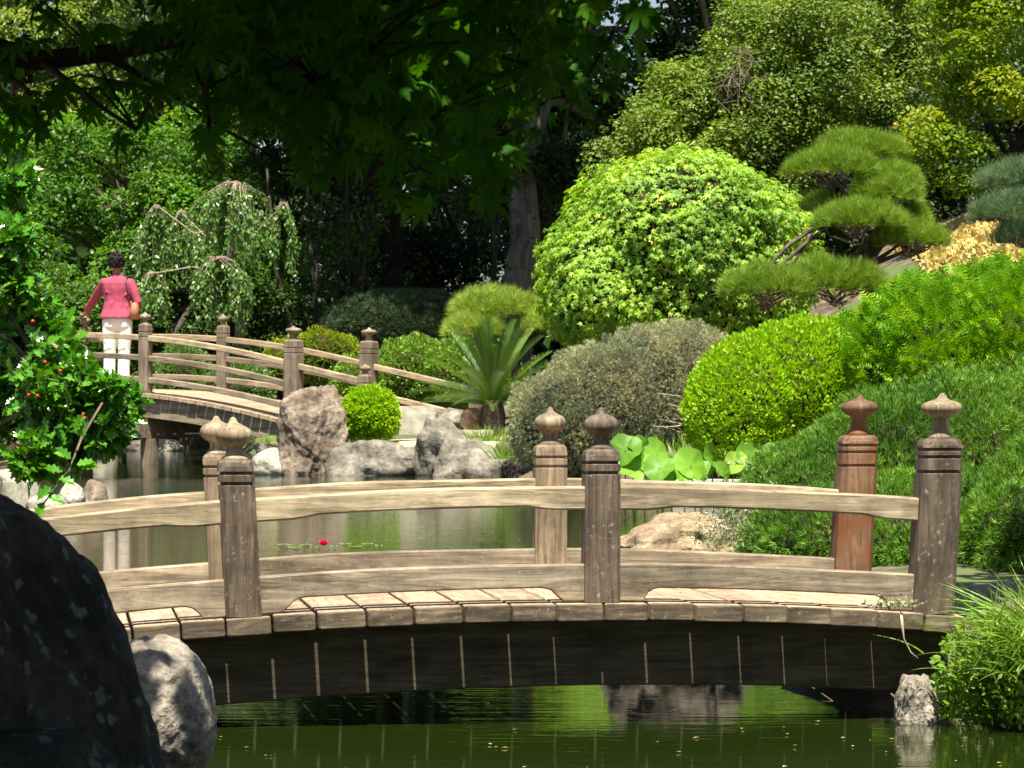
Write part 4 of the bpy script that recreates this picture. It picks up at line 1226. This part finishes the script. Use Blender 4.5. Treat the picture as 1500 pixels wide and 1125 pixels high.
# right side woods
O_ = 'oak-like trees on the slope'
tree('oak_tree', 'small-leaved olive green tree rising behind the dome maple with bare twigs showing', (3.0, 50), [(3.0, 50, 2.6), (3.0, 50, 3.6)],
     [EL(1.35, 3.4, 3.0, 4.9, 48.8, 1.2), EL(2.2, 4.6, 2.8, 6.0, 49, 1.3), EL(2.9, 5.4, 3.6, 6.9, 49.4, 1.3), EL(1.9, 3.0, 4.2, 5.5, 48.8, .6)], 330, 92000, .072, M['oak'], rc=(.22, .5), seed=131, group=O_, nb=14, flatz=.85, thick=.5, r0=.12)
tree('oak_tree', 'small-leaved olive tree above the cloud pine', (5.0, 52), [(5, 52, 3), (5, 52, 4.5)], [EL(3.9, 6.6, 2.6, 6.4, 50.5, 1.3), EL(4.2, 6.2, 4.6, 7.8, 51, 1.2)], 230, 60000, .074, M['oak'], rc=(.25, .5), seed=132, group=O_, nb=12, flatz=.85, r0=.12)
tree('oak_tree', 'shaded dark tree between the olive trees and the yellow-green maple', (6.4, 49), [(6.4, 49, 2), (6.4, 49, 3)], [EL(4.9, 8.4, 1.6, 5.4, 48.2, 1.0)], 160, 44000, .075, M['broad_dark'], rc=(.25, .5), seed=133, group=O_, nb=10, bark='bark_dark')
tree('oak_tree', 'tall tree at the top right behind the others', (7.0, 60), [(7, 60, 4), (7, 60, 6)], [EL(3.6, 11, 3.0, 10.0, 60, 1.8)], 200, 44000, .11, M['broad'], rc=(.4, .8), seed=134, group=O_, nb=8, flatz=.85)
tree('maple_tree', 'yellow-green maple with orange-tinged tips in the top right corner', (6.6, 44), [(6.6, 44, 3.2), (6.4, 44, 4.2)], [EL(5.1, 8.0, 3.9, 7.0, 42.6, 1.0), EL(4.8, 6.0, 3.3, 4.4, 42.3, .5)], 130, 34000, .075, M['yellowish'], T_DIA, rc=(.2, .42), seed=135, nb=8, r0=.09, bark='bark_dark')
# tangle of bare twigs on the oak
tb = at(1078, 110, 47.4); tg = empty('branch', tb, label='tangle of bare pale twigs hanging on the olive tree above the dome maple', cat='dead branch')
r_ = np.random.default_rng(9); mb = MB()
for i in range(34):
    s_ = at(1080 + r_.uniform(-16, 22), 78 + r_.uniform(-18, 50), 47.5)
    e = s_ + np.array([r_.normal(0, .20) - .05, r_.normal(0, .15) - .05, r_.normal(-.28, .22)])
    mb.tube([s_, s_ * .6 + e * .4 + r_.normal(size=3) * .09, s_ * .25 + e * .75 + r_.normal(size=3) * .1, e], [.008, .006, .004, .002], 4)
mb.build('twig', M['twig'], tg, base=tb)['kind'] = 'stuff'

# far woods closing the view, lower where the sky shows
r_ = np.random.default_rng(55); fw = empty('far_woods', (0, 84, 0)); tag(fw, kind='stuff')
Cs = []
for i in range(520):
    x = r_.uniform(-24, 24); top = 13 + 2 * math.sin(x)
    if .8 < x < 5.2: top = 8.2 + .6 * math.sin(x * 3)
    Cs.append((x, r_.uniform(80, 88), r_.uniform(.5, 1) * 0 + r_.uniform(0, top)))
Cs = np.array(Cs); k_ = 90000; ci = r_.integers(len(Cs), size=k_); d = nrm(r_.normal(size=(k_, 3)))
P = Cs[ci] + d * r_.uniform(.5, 1.3, k_)[:, None]; P = P[P[:, 2] > .2]; k_ = len(P)
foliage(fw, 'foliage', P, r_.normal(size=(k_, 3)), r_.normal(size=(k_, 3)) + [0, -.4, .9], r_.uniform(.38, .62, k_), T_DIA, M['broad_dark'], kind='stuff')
# unseen crowns added above the frame to keep the hollow in shade
tree('shade_tree', 'unseen tree crown added above the frame to shade the hollow', (-2.2, 63), [(-2.2, 63, 4), (-2.2, 61, 8), (-2.2, 58, 10)], [EL(-4.6, 1.8, 7.0, 11.5, 53.5, 3.6), EL(-6.4, 3.0, 8.5, 13, 59, 4.5), EL(-3.1, .9, 7.3, 11, 49.6, 3.2)], 420, 60000, .235, M['broad_dark'], rc=(.6, 1.1), seed=141, group=D_, r0=.2, bark='bark_dark', nb=10)

tree('added_shade_tree', 'unseen tree added outside the right edge to shade the bank behind the bridge end', (4.2, 12.4), [(4.1, 12.4, 1.6), (3.6, 12.3, 2.9)], [EL(1.3, 4.8, 2.95, 4.4, 12.9, 2.1)], 150, 20000, .11, M['broad_dark'], rc=(.2, .4), seed=161, nb=16, r0=.12, bark='bark_dark')  # out-of-view tree put in only to darken the bank

# lanterns
def stone_lantern():
    b = at(147, 560, 48); b[2] = float(ground_h(b[0], b[1])); gm = plain('lantern_granite', (.38, .36, .30), .9, .2, .25, 20, .01)
    rt = empty('stone_lantern', b, label='small grey stone lantern seen through the rails at the person\'s feet', cat='lantern')
    mb = MB(); mb.lathe([(.14, 0), (.15, .05), (.08, .09), (.07, .5), (.13, .54), (.13, .58)], 12); mb.build('pedestal', gm, rt)
    mb = MB()
    for x, y in ((-.09, -.09), (.09, -.09), (.09, .09), (-.09, .09)): mb.box((x, y, .68), (.05, .05, .196))
    mb.box((0, .09, .68), (.13, .03, .19)); mb.box((0, 0, .79), (.23, .23, .022)); mb.box((0, 0, .592), (.24, .24, .02)); mb.build('light_box', gm, rt)
    mb = MB(); mb.rings([[(-r, -r, z), (r, -r, z), (r, r, z), (-r, r, z)] for r, z in ((.22, .80), (.21, .83), (.08, .92), (.05, .95))]); mb.build('roof', gm, rt)
    mb = MB(); mb.lathe([(.03, .94), (.05, .98), (.04, 1.02), (.01, 1.06)], 10); mb.build('finial', gm, rt)


stone_lantern()
b = at(26, 425, 50); b[2] = float(ground_h(b[0], b[1]))
rt = empty('wooden_lantern', b, label='small orange-brown wooden lantern glimpsed among the leaves at the left edge', cat='lantern')
wm = woodmat('lantern_wood', (.22, .12, .07), (.38, .22, .12), (.5, .32, .2), 0, sc=.5)
zt = at(26, 398, 50)[2] - b[2]
mb = MB(); mb.box((0, 0, zt / 2 - .1), (.10, .10, zt - .2)); mb.build('post', wm, rt)
for i in range(5):
    mb = MB(); mb.box((0, 0, zt - .10 + i * .045), (.22 - .012 * (i == 4), .22, .036)); mb.build('slat', wm, rt)
mb = MB(); mb.rings([[(-r, -r, z), (r, -r, z), (r, r, z), (-r, r, z)] for r, z in ((.17, zt + .10), (.16, zt + .13), (.03, zt + .2))]); mb.build('roof', wm, rt)

# ------------------------------------------------------------------ person on the far bridge
def person():
    ax = Vector((math.cos(TH), math.sin(TH), 0)); bx = Vector((-math.sin(TH), math.cos(TH), 0))
    s_ = -1.5; loc = Vector((-4.554, 42.4, 0)) + ax * s_ + bx * 1.27; loc.z = fz(s_) + .002
    rt = empty('person', loc, label='person with dark curly hair, rose-pink jacket and white trousers on the far bridge', cat='person')
    skin = plain('skin', (.30, .15, .09), .55, .3, .1)
    jm = plain('rose_jacket_cloth', (.33, .06, .105), .85, .2, .12, 12, .004)
    wmat = plain('white_trouser_cloth', (.78, .76, .70), .85, .2, .05, 8, .006)
    vox = lambda o, v, it=6: bake(o, ('REMESH', dict(mode='VOXEL', voxel_size=v)), ('SMOOTH', dict(factor=.6, iterations=it)))
    hand = Vector((-.50, .56, .985))
    # body: head, neck, torso core, arms, hands with fingers, legs in one continuous skin
    mb = MB()
    mb.ell((-.012, .01, 1.645), (.078, .095, .112), 16, 12)
    mb.tube([(-.005, 0, 1.40), (-.01, .005, 1.58)], [.058, .052], 10)
    mb.ell((-.012, .10, 1.635), (.014, .025, .02), 8, 6)
    for sx in (-1, 1): mb.ell((-.012 + sx * .08, .005, 1.645), (.013, .022, .032), 8, 6)
    mb.tube([(0, 0, .9), (0, 0, 1.15), (0, 0, 1.34), (0, 0, 1.42)], [.10, .09, .08, .045], 12)
    mb.tube([(-.16, 0, 1.40), (-.325, .24, 1.18), (-.455, .48, 1.03), tuple(hand)], [.045, .037, .026, .024], 8)
    mb.ell(tuple(hand + Vector((-.02, .02, -.005))), (.045, .05, .022), 10, 8)
    for i in range(4):
        a_ = -.03 + i * .02; d = Vector((-.55 + .28 * i, .8, 0)).normalized()
        p0 = hand + Vector((-.045 + i * .022, .045, 0)); mb.tube([p0, p0 + d * .035 + Vector((0, 0, -.006)), p0 + d * (.06 - .006 * abs(i - 1.5)) + Vector((0, 0, -.028))], [.0115, .0105, .008], 6)
    mb.tube([hand + Vector((.025, 0, 0)), hand + Vector((.055, .025, -.012)), hand + Vector((.06, .045, -.03))], [.013, .011, .008], 6)
    mb.tube([(.16, 0, 1.40), (.255, -.03, 1.14), (.23, .16, 1.06), (.17, .26, 1.12)], [.045, .038, .026, .024], 8)
    mb.ell((.155, .29, 1.13), (.032, .04, .03), 8, 6)
    for i in range(4):
        p0 = Vector((.14 + .004 * i, .31, 1.155 - .02 * i)); mb.tube([p0, p0 + Vector((.03, .025, 0)), p0 + Vector((.05, 0, 0))], [.011, .010, .008], 6)
    mb.tube([(.15, .28, 1.15), (.17, .27, 1.185)], [.012, .009], 6)
    for sx, kx in ((-1, -.095), (1, .085)):
        mb.tube([(sx * .085, 0, .93), (kx, .01, .5), (kx - .01, 0, .09)], [.085, .055, .038], 10)
        mb.ell((kx - .01, .05, .04), (.042, .11, .035), 10, 6)
    o = mb.build('body', skin, rt); vox(o, .013, 2)
    # jacket
    mb = MB(); rings = []
    for z, rx, ry, y0 in ((.925, .226, .168, -.015), (.97, .216, .160, -.01), (1.05, .186, .138, 0), (1.14, .168, .122, 0), (1.22, .178, .122, 0), (1.31, .200, .125, -.005), (1.385, .205, .115, -.01), (1.43, .165, .095, -.005), (1.46, .10, .075, 0), (1.50, .075, .07, 0)):
        rings.append([(rx * math.cos(2 * math.pi * k / 28) * (1 + .02 * math.sin(k * 3)), y0 + ry * math.sin(2 * math.pi * k / 28) * (1 + .05 * math.sin(k * 2.3 + z * 9)), z) for k in range(28)])
    mb.rings(rings)
    mb.ell((-.165, 0, 1.385), (.068, .07, .065), 12, 8); mb.ell((.168, 0, 1.38), (.068, .07, .065), 12, 8)
    mb.tube([(-.16, 0, 1.385), (-.25, .12, 1.275), (-.325, .235, 1.18), (-.395, .36, 1.10), (-.448, .465, 1.035)], [.070, .062, .054, .050, .047], 12)
    mb.tube([(.165, 0, 1.385), (.22, -.02, 1.27), (.262, -.03, 1.14), (.255, .06, 1.10), (.235, .14, 1.07)], [.070, .062, .058, .052, .046], 12)
    # creases
    for p_, q_, r_ in (((-.15, -.100, 1.27), (-.05, -.108, 1.235), .010), ((.14, -.098, 1.24), (.04, -.110, 1.17), .010), ((0, -.113, 1.16), (.05, -.148, .97), .009), ((-.06, -.118, 1.14), (-.10, -.15, .96), .012), ((.14, -.10, 1.10), (.17, -.125, .95), .013), ((-.30, .15, 1.24), (-.36, .27, 1.19), .012)):
        mb.tube([p_, q_], [r_, r_ * .6], 6)
    o = mb.build('jacket', jm, rt, True); vox(o, .0095, 4); o.data.polygons.foreach_set('use_smooth', np.ones(len(o.data.polygons), bool))
    # trousers
    mb = MB()
    mb.ell((0, 0, .90), (.185, .145, .13), 18, 10)
    mb.ell((-.08, -.035, .86), (.10, .10, .13), 12, 8); mb.ell((.08, -.035, .86), (.10, .10, .13), 12, 8)
    for sx, kx in ((-1, -.098), (1, .088)):
        mb.tube([(sx * .09, 0, .9), (sx * .094, 0, .72), (kx, .012, .50), (kx - .004, .0, .30), (kx - .006, -.01, .10), (kx - .006, -.01, .065)], [.108, .100, .080, .078, .082, .083], 14)
        for z in (.80, .62, .52, .44, .20, .14): mb.tube([(kx - .07, -.05, z), (kx + .02, -.085 if z > .5 else -.075, z + .03)], [.012, .008], 5)
    o = mb.build('trousers', wmat, rt, True); vox(o, .0095, 4); o.data.polygons.foreach_set('use_smooth', np.ones(len(o.data.polygons), bool))
    sh = plain('white_shoe', (.75, .72, .66), .5)
    for kx in (-.105, .075):
        mb = MB(); mb.rings([[(kx + a_ * math.cos(t) , .045 + b_ * math.sin(t), z) for t in np.linspace(0, 2 * math.pi, 14, endpoint=False)] for a_, b_, z in ((.048, .135, 0), (.052, .14, .015), (.050, .13, .045), (.042, .09, .075), (.036, .05, .095))]); mb.build('shoe', sh, rt, True)
    # curly hair
    r_ = random.Random(4); mb = MB(); mb.ell((-.012, -.012, 1.665), (.095, .11, .105), 14, 10)
    for i in range(150):
        a_ = r_.uniform(0, 6.28); c_ = r_.uniform(-.62, 1); s2 = math.sqrt(1 - c_ * c_)
        y_ = s2 * math.sin(a_)
        if y_ > .55 and c_ < .35: continue
        mb.ell((-.012 + .098 * s2 * math.cos(a_), -.015 + .112 * y_, 1.668 + .108 * c_), (.02, .02, .02), 7, 5)
    mb.build('hair', plain('dark_hair', (.008, .005, .004), .6, .25), rt, True)
    # bag
    bg_ = empty('handbag', loc + Vector((.235, -.06, 1.03)), label='tan leather shoulder bag hanging at the right side of the person in pink', cat='handbag')
    lm = plain('tan_leather', (.32, .15, .07), .5, .4, .12)
    mb = MB(); rg_ = []
    for z, a_, b_ in ((-.12, .05, .055), (-.11, .062, .11), (0, .056, .115), (.08, .044, .09), (.095, .02, .08)): rg_.append([(a_ * (abs(math.cos(t)) ** .6) * (1 if math.cos(t) > 0 else -1), b_ * (abs(math.sin(t)) ** .6) * (1 if math.sin(t) > 0 else -1), z) for t in np.linspace(0, 2 * math.pi, 20, endpoint=False)])
    mb.rings(rg_); mb.build('pouch', lm, bg_, True)
    mb = MB(); mb.tube([(-.02, -.02, .09), (-.085, -.045, .22), (-.11, -.045, .34), (-.105, .0, .425), (-.10, .07, .42), (-.09, .12, .30), (-.02, .08, .09)], .010, 6)
    mb.build('strap', plain('dark_strap', (.05, .03, .03), .5), bg_, True)


person()

# ------------------------------------------------------------------ holly at the left
def holly():
    b = np.array([-1.75, 9.0, float(ground_h(-1.75, 9.0))])
    rt = empty('holly_bush', b, label='glossy-leaved holly bush with red berries at the left edge over the water', cat='bush')
    r_ = np.random.default_rng(23)
    cl = []   # clumps: px, py, radius px
    for px, py, R in ((20, 270, 34), (8, 330, 46), (15, 420, 60), (20, 500, 75), (60, 560, 75), (30, 620, 80), (95, 590, 62), (120, 560, 40), (140, 620, 50), (175, 600, 36), (110, 650, 42), (60, 500, 55), (20, 350, 30), (160, 575, 30), (45, 670, 40), (10, 200, 30), (90, 520, 40), (-40, 450, 90), (-50, 600, 90), (-40, 320, 70), (-10, 240, 50), (30, 455, 50), (10, 560, 60), (50, 600, 50), (0, 380, 50), (150, 640, 30), (75, 640, 50)):
        cl.append((px, py, R))
    mb = MB(); P = []; D = []; N = []
    hub = [b + [0, 0, .1], b + [.1, 0, .5], b + [.15, 0, .9], b + [.1, 0, 1.2]]
    mb.tube(hub, [.05, .04, .03, .02], 8)
    for px, py, R in cl:
        Yc = 8.75 + r_.uniform(-.2, .25); c = at(px, py, Yc); rr_ = R / FPX * Yc
        s_ = hub[r_.integers(1, 4)]
        mb.tube([s_, (s_ + c) / 2 + r_.normal(size=3) * .04, c], [.014, .009, .005], 5)
        for i in range(int(14 + R * .36)):
            d = nrm(r_.normal(size=3) + np.array([.25, -.2, .1])); e = c + d * rr_ * r_.uniform(.6, 1.05)
            st = c + r_.normal(size=3) * rr_ * .15
            mb.tube([st, (st + e) / 2 + [0, 0, .012], e], [.0035, .003, .0018], 4)
            m_ = 10
            for t in np.linspace(.3, 1.0, m_):
                q = st * (1 - t) + e * t; j = r_.normal(size=3); 
                dd = nrm(d * .7 + j * .75 + np.array([0, -.1, 0])); P.append(q + r_.normal(size=3) * .004); D.append(dd); N.append(np.array([0, -.35, .9]) + r_.normal(size=3) * .55)
    # the sprig hanging low in front of the rail
    sp = [at(150, 590, 8.5), at(120, 640, 8.45), at(100, 690, 8.4), at(80, 715, 8.4), at(62, 740, 8.4)]
    mb.tube(sp, [.004, .004, .003, .0025, .002], 5)
    for px, py, dx, dz in ((118, 640, .2, 1), (92, 690, -1, .2), (85, 697, 1, -.5), (112, 680, 1, .15), (118, 684, 1, .0), (75, 712, -.6, -.6), (70, 725, .9, -.4), (64, 735, -.4, -1), (104, 672, -.6, .5), (110, 630, .5, 1)):
        P.append(at(px, py, 8.4)); D.append(np.array([dx, -.2, dz])); N.append(np.array([.1, -.6, .7]))
    mb.build('twigs', M['twig'], rt, base=b)['kind'] = 'stuff'
    P = np.array(P); D = np.array(D); N = np.array(N)
    S = .037 * r_.uniform(.6, 1.25, len(P)); S[-10:] = .048
    sc = -P[:, 1] + r_.random(len(P)) * .15; sc[-10:] = 9; sc[(P[:, 0] / P[:, 1]) < -.152] = -99
    foliage(rt, 'foliage', P, D, N, S, T_HOLLY, M['holly'], 300, 'leaf', sc, 'stuff')
    bm_ = plain('red_berry', (.55, .03, .02), .25, .6)
    me = None
    for px, py in ((42, 578), (55, 579), (88, 543), (122, 606), (124, 612), (66, 530), (48, 470)):
        mb = MB(); mb.ell((0, 0, 0), (.0046, .0046, .0046), 8, 6)
        if me is None:
            o = mb.build('berry', bm_, rt, True); me = o.data
        else:
            o = bpy.data.objects.new('berry', me); COL.objects.link(o); o.parent = rt
        o.location = [float(q) for q in (at(px, py, 8.42) - b)]


holly()


# ------------------------------------------------------------------ overhanging dark maple, close to the camera
def over_maple():
    b = np.array([-2.6, 3.2, float(ground_h(-2.6, 3.2))])
    rt = empty('maple_tree', b, label='dark overhanging maple whose shaded leaves fill the top left of the picture', cat='tree')
    r_ = np.random.default_rng(31)
    tr = [b, b + [.1, .2, 1.0], b + [.3, .6, 1.9], b + [.6, 1.2, 2.5]]
    mb = MB(); mb.tube(tr, [.11, .09, .075, .06], 10); mb.build('trunk', M['bark_dark'], rt, True, base=b)
    mb = MB()
    bough = [tr[2], np.array([-1.5, 4.6, 1.62]), at(-60, 62, 5.4), at(60, 88, 5.35), at(150, 78, 5.3), at(260, 58, 5.3), at(380, 40, 5.2), at(520, 10, 5.2), at(700, -30, 5.3)]
    mb.tube(bough, [.05, .035, .024, .018, .015, .013, .010, .008, .004], 8)
    lines = [bough]
    for st, pts in ((3, [(140, 150, 5.1), (200, 190, 5.0)]), (4, [(240, 130, 5.6), (330, 190, 5.7), (420, 240, 5.7)]), (5, [(400, 120, 5.4), (520, 190, 5.4), (600, 240, 5.5)]), (6, [(520, 90, 5.6), (620, 140, 5.6), (720, 210, 5.7)]),
                    (7, [(650, 60, 5.3), (760, 90, 5.2), (850, 130, 5.2)]), (6, [(470, 130, 5.0), (500, 230, 5.0), (530, 270, 5.0)]), (7, [(600, 90, 5.9), (630, 180, 5.9), (625, 260, 5.9)]), (2, [(40, 130, 5.2), (60, 180, 5.1)]), (5, [(300, 130, 5.1), (310, 210, 5.1)])):
        q = [bough[st]] + [at(*a_) for a_ in pts]; mb.tube(q, [.008] + [.004, .003, .002][:len(q) - 1], 5); lines.append(q)
    mb.build('limb', M['bark_dark'], rt, True, base=b)
    # visible fringe leaves: lower outline of the canopy in the photo
    ox = [-60, 0, 60, 120, 190, 260, 330, 400, 480, 560, 640, 700, 760, 830, 900, 960]
    oy = [190, 195, 205, 215, 240, 165, 225, 190, 260, 280, 290, 295, 225, 180, 160, 60]
    dens = [.10, .12, .14, .16, .18, .24, .5, .8, .95, 1, .95, .8, .6, .4, .2, .08]
    n_ = 4700; px = r_.uniform(-80, 960, n_); u = r_.random(n_)
    low = np.interp(px, ox, oy) * (1 + .12 * np.sin(px * .045)); py = -60 + (low + 60) * (u ** .85)
    keep = r_.random(n_) < np.interp(px, ox, dens) * np.where(py > low * .72, .45, 1.0)
    px, py = px[keep], py[keep]; n_ = len(px)
    Yd = r_.uniform(4.6, 6.4, n_)
    P = np.stack([(px - 750) / FPX * Yd, Yd, 1 - (py - 562) / FPX * Yd], 1)
    L = lump(P, 9, 77); ok = (L > -.5) | ((py < 70) & (px > 300)); P = P[ok]; n_ = len(P)
    D = r_.normal(size=(n_, 3)) * [.8, .8, .25] + [0, 0, -.75]; N = r_.normal(size=(n_, 3)) * .45 + np.array([0, -.55, .75])
    S = .066 * r_.uniform(.55, 1.2, n_)
    sc = r_.random(n_) * .4 + P[:, 2] * -1.2 - P[:, 1] * .15
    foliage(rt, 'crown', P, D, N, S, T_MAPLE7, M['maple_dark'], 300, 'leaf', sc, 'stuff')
    # little twigs to the visible leaves
    mb = MB()
    for i in range(0, n_, 9):
        q = P[i]; ln = lines[r_.integers(1, len(lines))]; 
        best = min((np.linalg.norm(np.array(z) - q), k__, j) for k__, ln in enumerate(lines) for j, z in enumerate(ln))
        s_ = np.array(lines[best[1]][best[2]])
        if best[0] < .5: mb.tube([s_, (s_ + q) / 2 + [0, 0, .03], q], [.0025, .002, .001], 4)
    mb.build('twigs', M['bark_dark'], rt, base=b)['kind'] = 'stuff'
    # unseen leaves added above and behind the viewer to darken the fringe
    n_ = 32000
    P = np.stack([r_.uniform(-4.2, 2.8, n_), r_.uniform(-3.5, 7.0, n_), r_.uniform(1.7, 3.6, n_)], 1)
    e = ((P[:, 0] + .7) / 3.4) ** 2 + ((P[:, 1] - 1.8) / 5.1) ** 2
    ok = e + .10 * lump(P, 2.0, 5) < 1
    slope_ = (P[:, 2] - 1) / np.maximum(P[:, 1], .1)
    ok &= (slope_ > .165) | (P[:, 1] < 1)
    P = P[ok]
    P2 = np.stack([r_.uniform(-2.0, -.35, 16000), r_.uniform(3.9, 6.1, 16000), r_.uniform(2.05, 3.5, 16000)], 1)  # extra unseen leaves, added to shade the black boulder
    P2 = P2[(P2[:, 0] + .35 + .25 * (P2[:, 1] - 5) + .12 * np.sin(P2[:, 1] * 9) < .15)]
    P = np.concatenate([P, P2]); n_ = len(P)
    foliage(rt, 'unseen_shade_crown', P, r_.normal(size=(n_, 3)), r_.normal(size=(n_, 3)) * .5 + [0, 0, 1], .19 * r_.uniform(.7, 1.3, n_), T_DIA, M['maple_dark'], kind='stuff')


over_maple()

# ------------------------------------------------------------------ grass and small plants at the right end of the near bridge
gb = (1.50, 9.95, .20)
blades('grass_clump', 'arching long-bladed grass tuft at the right end of the near bridge', (1.53, 9.86, .15), (.19, .16), 1100, .165, M['grass'], 15, parts=280, spread=1.3, wd=.042, zoff=.18)
shrub('weed_patch', 'tangle of small round leaves under the long grass at the bridge end', [E(1370, 1580, 900, 1100, 9.98, .2)], 11000, .022, T_OVAL, M['hedge'], 'weeds', 91, 0, .15, .02, 20, corem=None, thick=.8, gap=(20, -.5), jit=.9, base=(1.45, 9.95, .05), zmin=.02)
k_ = 240; r_ = np.random.default_rng(6); c = at(1312, 888, 9.95)
wp = empty('small_weed', c, label='tiny pale clover-like weed growing from the deck edge at the right post', cat='weed')
P = c + np.stack([r_.normal(0, .035, k_), r_.normal(0, .02, k_), np.abs(r_.normal(0, .012, k_))], 1)
foliage(wp, 'foliage', P, r_.normal(size=(k_, 3)) + [0, 0, .5], r_.normal(size=(k_, 3)) + [0, -.4, .8], r_.uniform(.008, .016, k_), T_OVAL, M['greyshrub'], kind='stuff')
mb = MB(); q = [at(*z) for z in ((1320, 896, 9.93), (1322, 918, 9.9), (1324, 935, 9.9), (1334, 955, 9.9), (1345, 964, 9.9))]
mb.tube(q, [.005, .0045, .002, .002, .0015], 5)
o = mb.build('dry_stem', M['twig_pale'], None, True, base=q[0]); o.location = [float(z) for z in q[0]]
tag(o, 'dry pale stem hanging from the deck edge below the small weed', 'dried stem')

r_ = np.random.default_rng(66); k_ = 420
X_ = r_.uniform(-1.4, 1.5, k_); Y_ = np.concatenate([r_.uniform(8.6, 11.5, 90), r_.uniform(12, 30, 330)])
X_ = X_ * np.where(Y_ > 12, Y_ / 9, 1); P = np.stack([X_, Y_, np.full(k_, .004)], 1)
P = P[pond_sd(P[:, 0], P[:, 1]) < -.05]; k_ = len(P)
fb = empty('floating_leaves', (0, 12, 0)); tag(fb, kind='stuff')
foliage(fb, 'foliage', P, r_.normal(size=(k_, 3)) * [1, 1, .02], np.tile([0, 0, 1.], (k_, 1)) + r_.normal(size=(k_, 3)) * .05, r_.uniform(.008, .022, k_), T_DIA, M['cover'], kind='stuff')
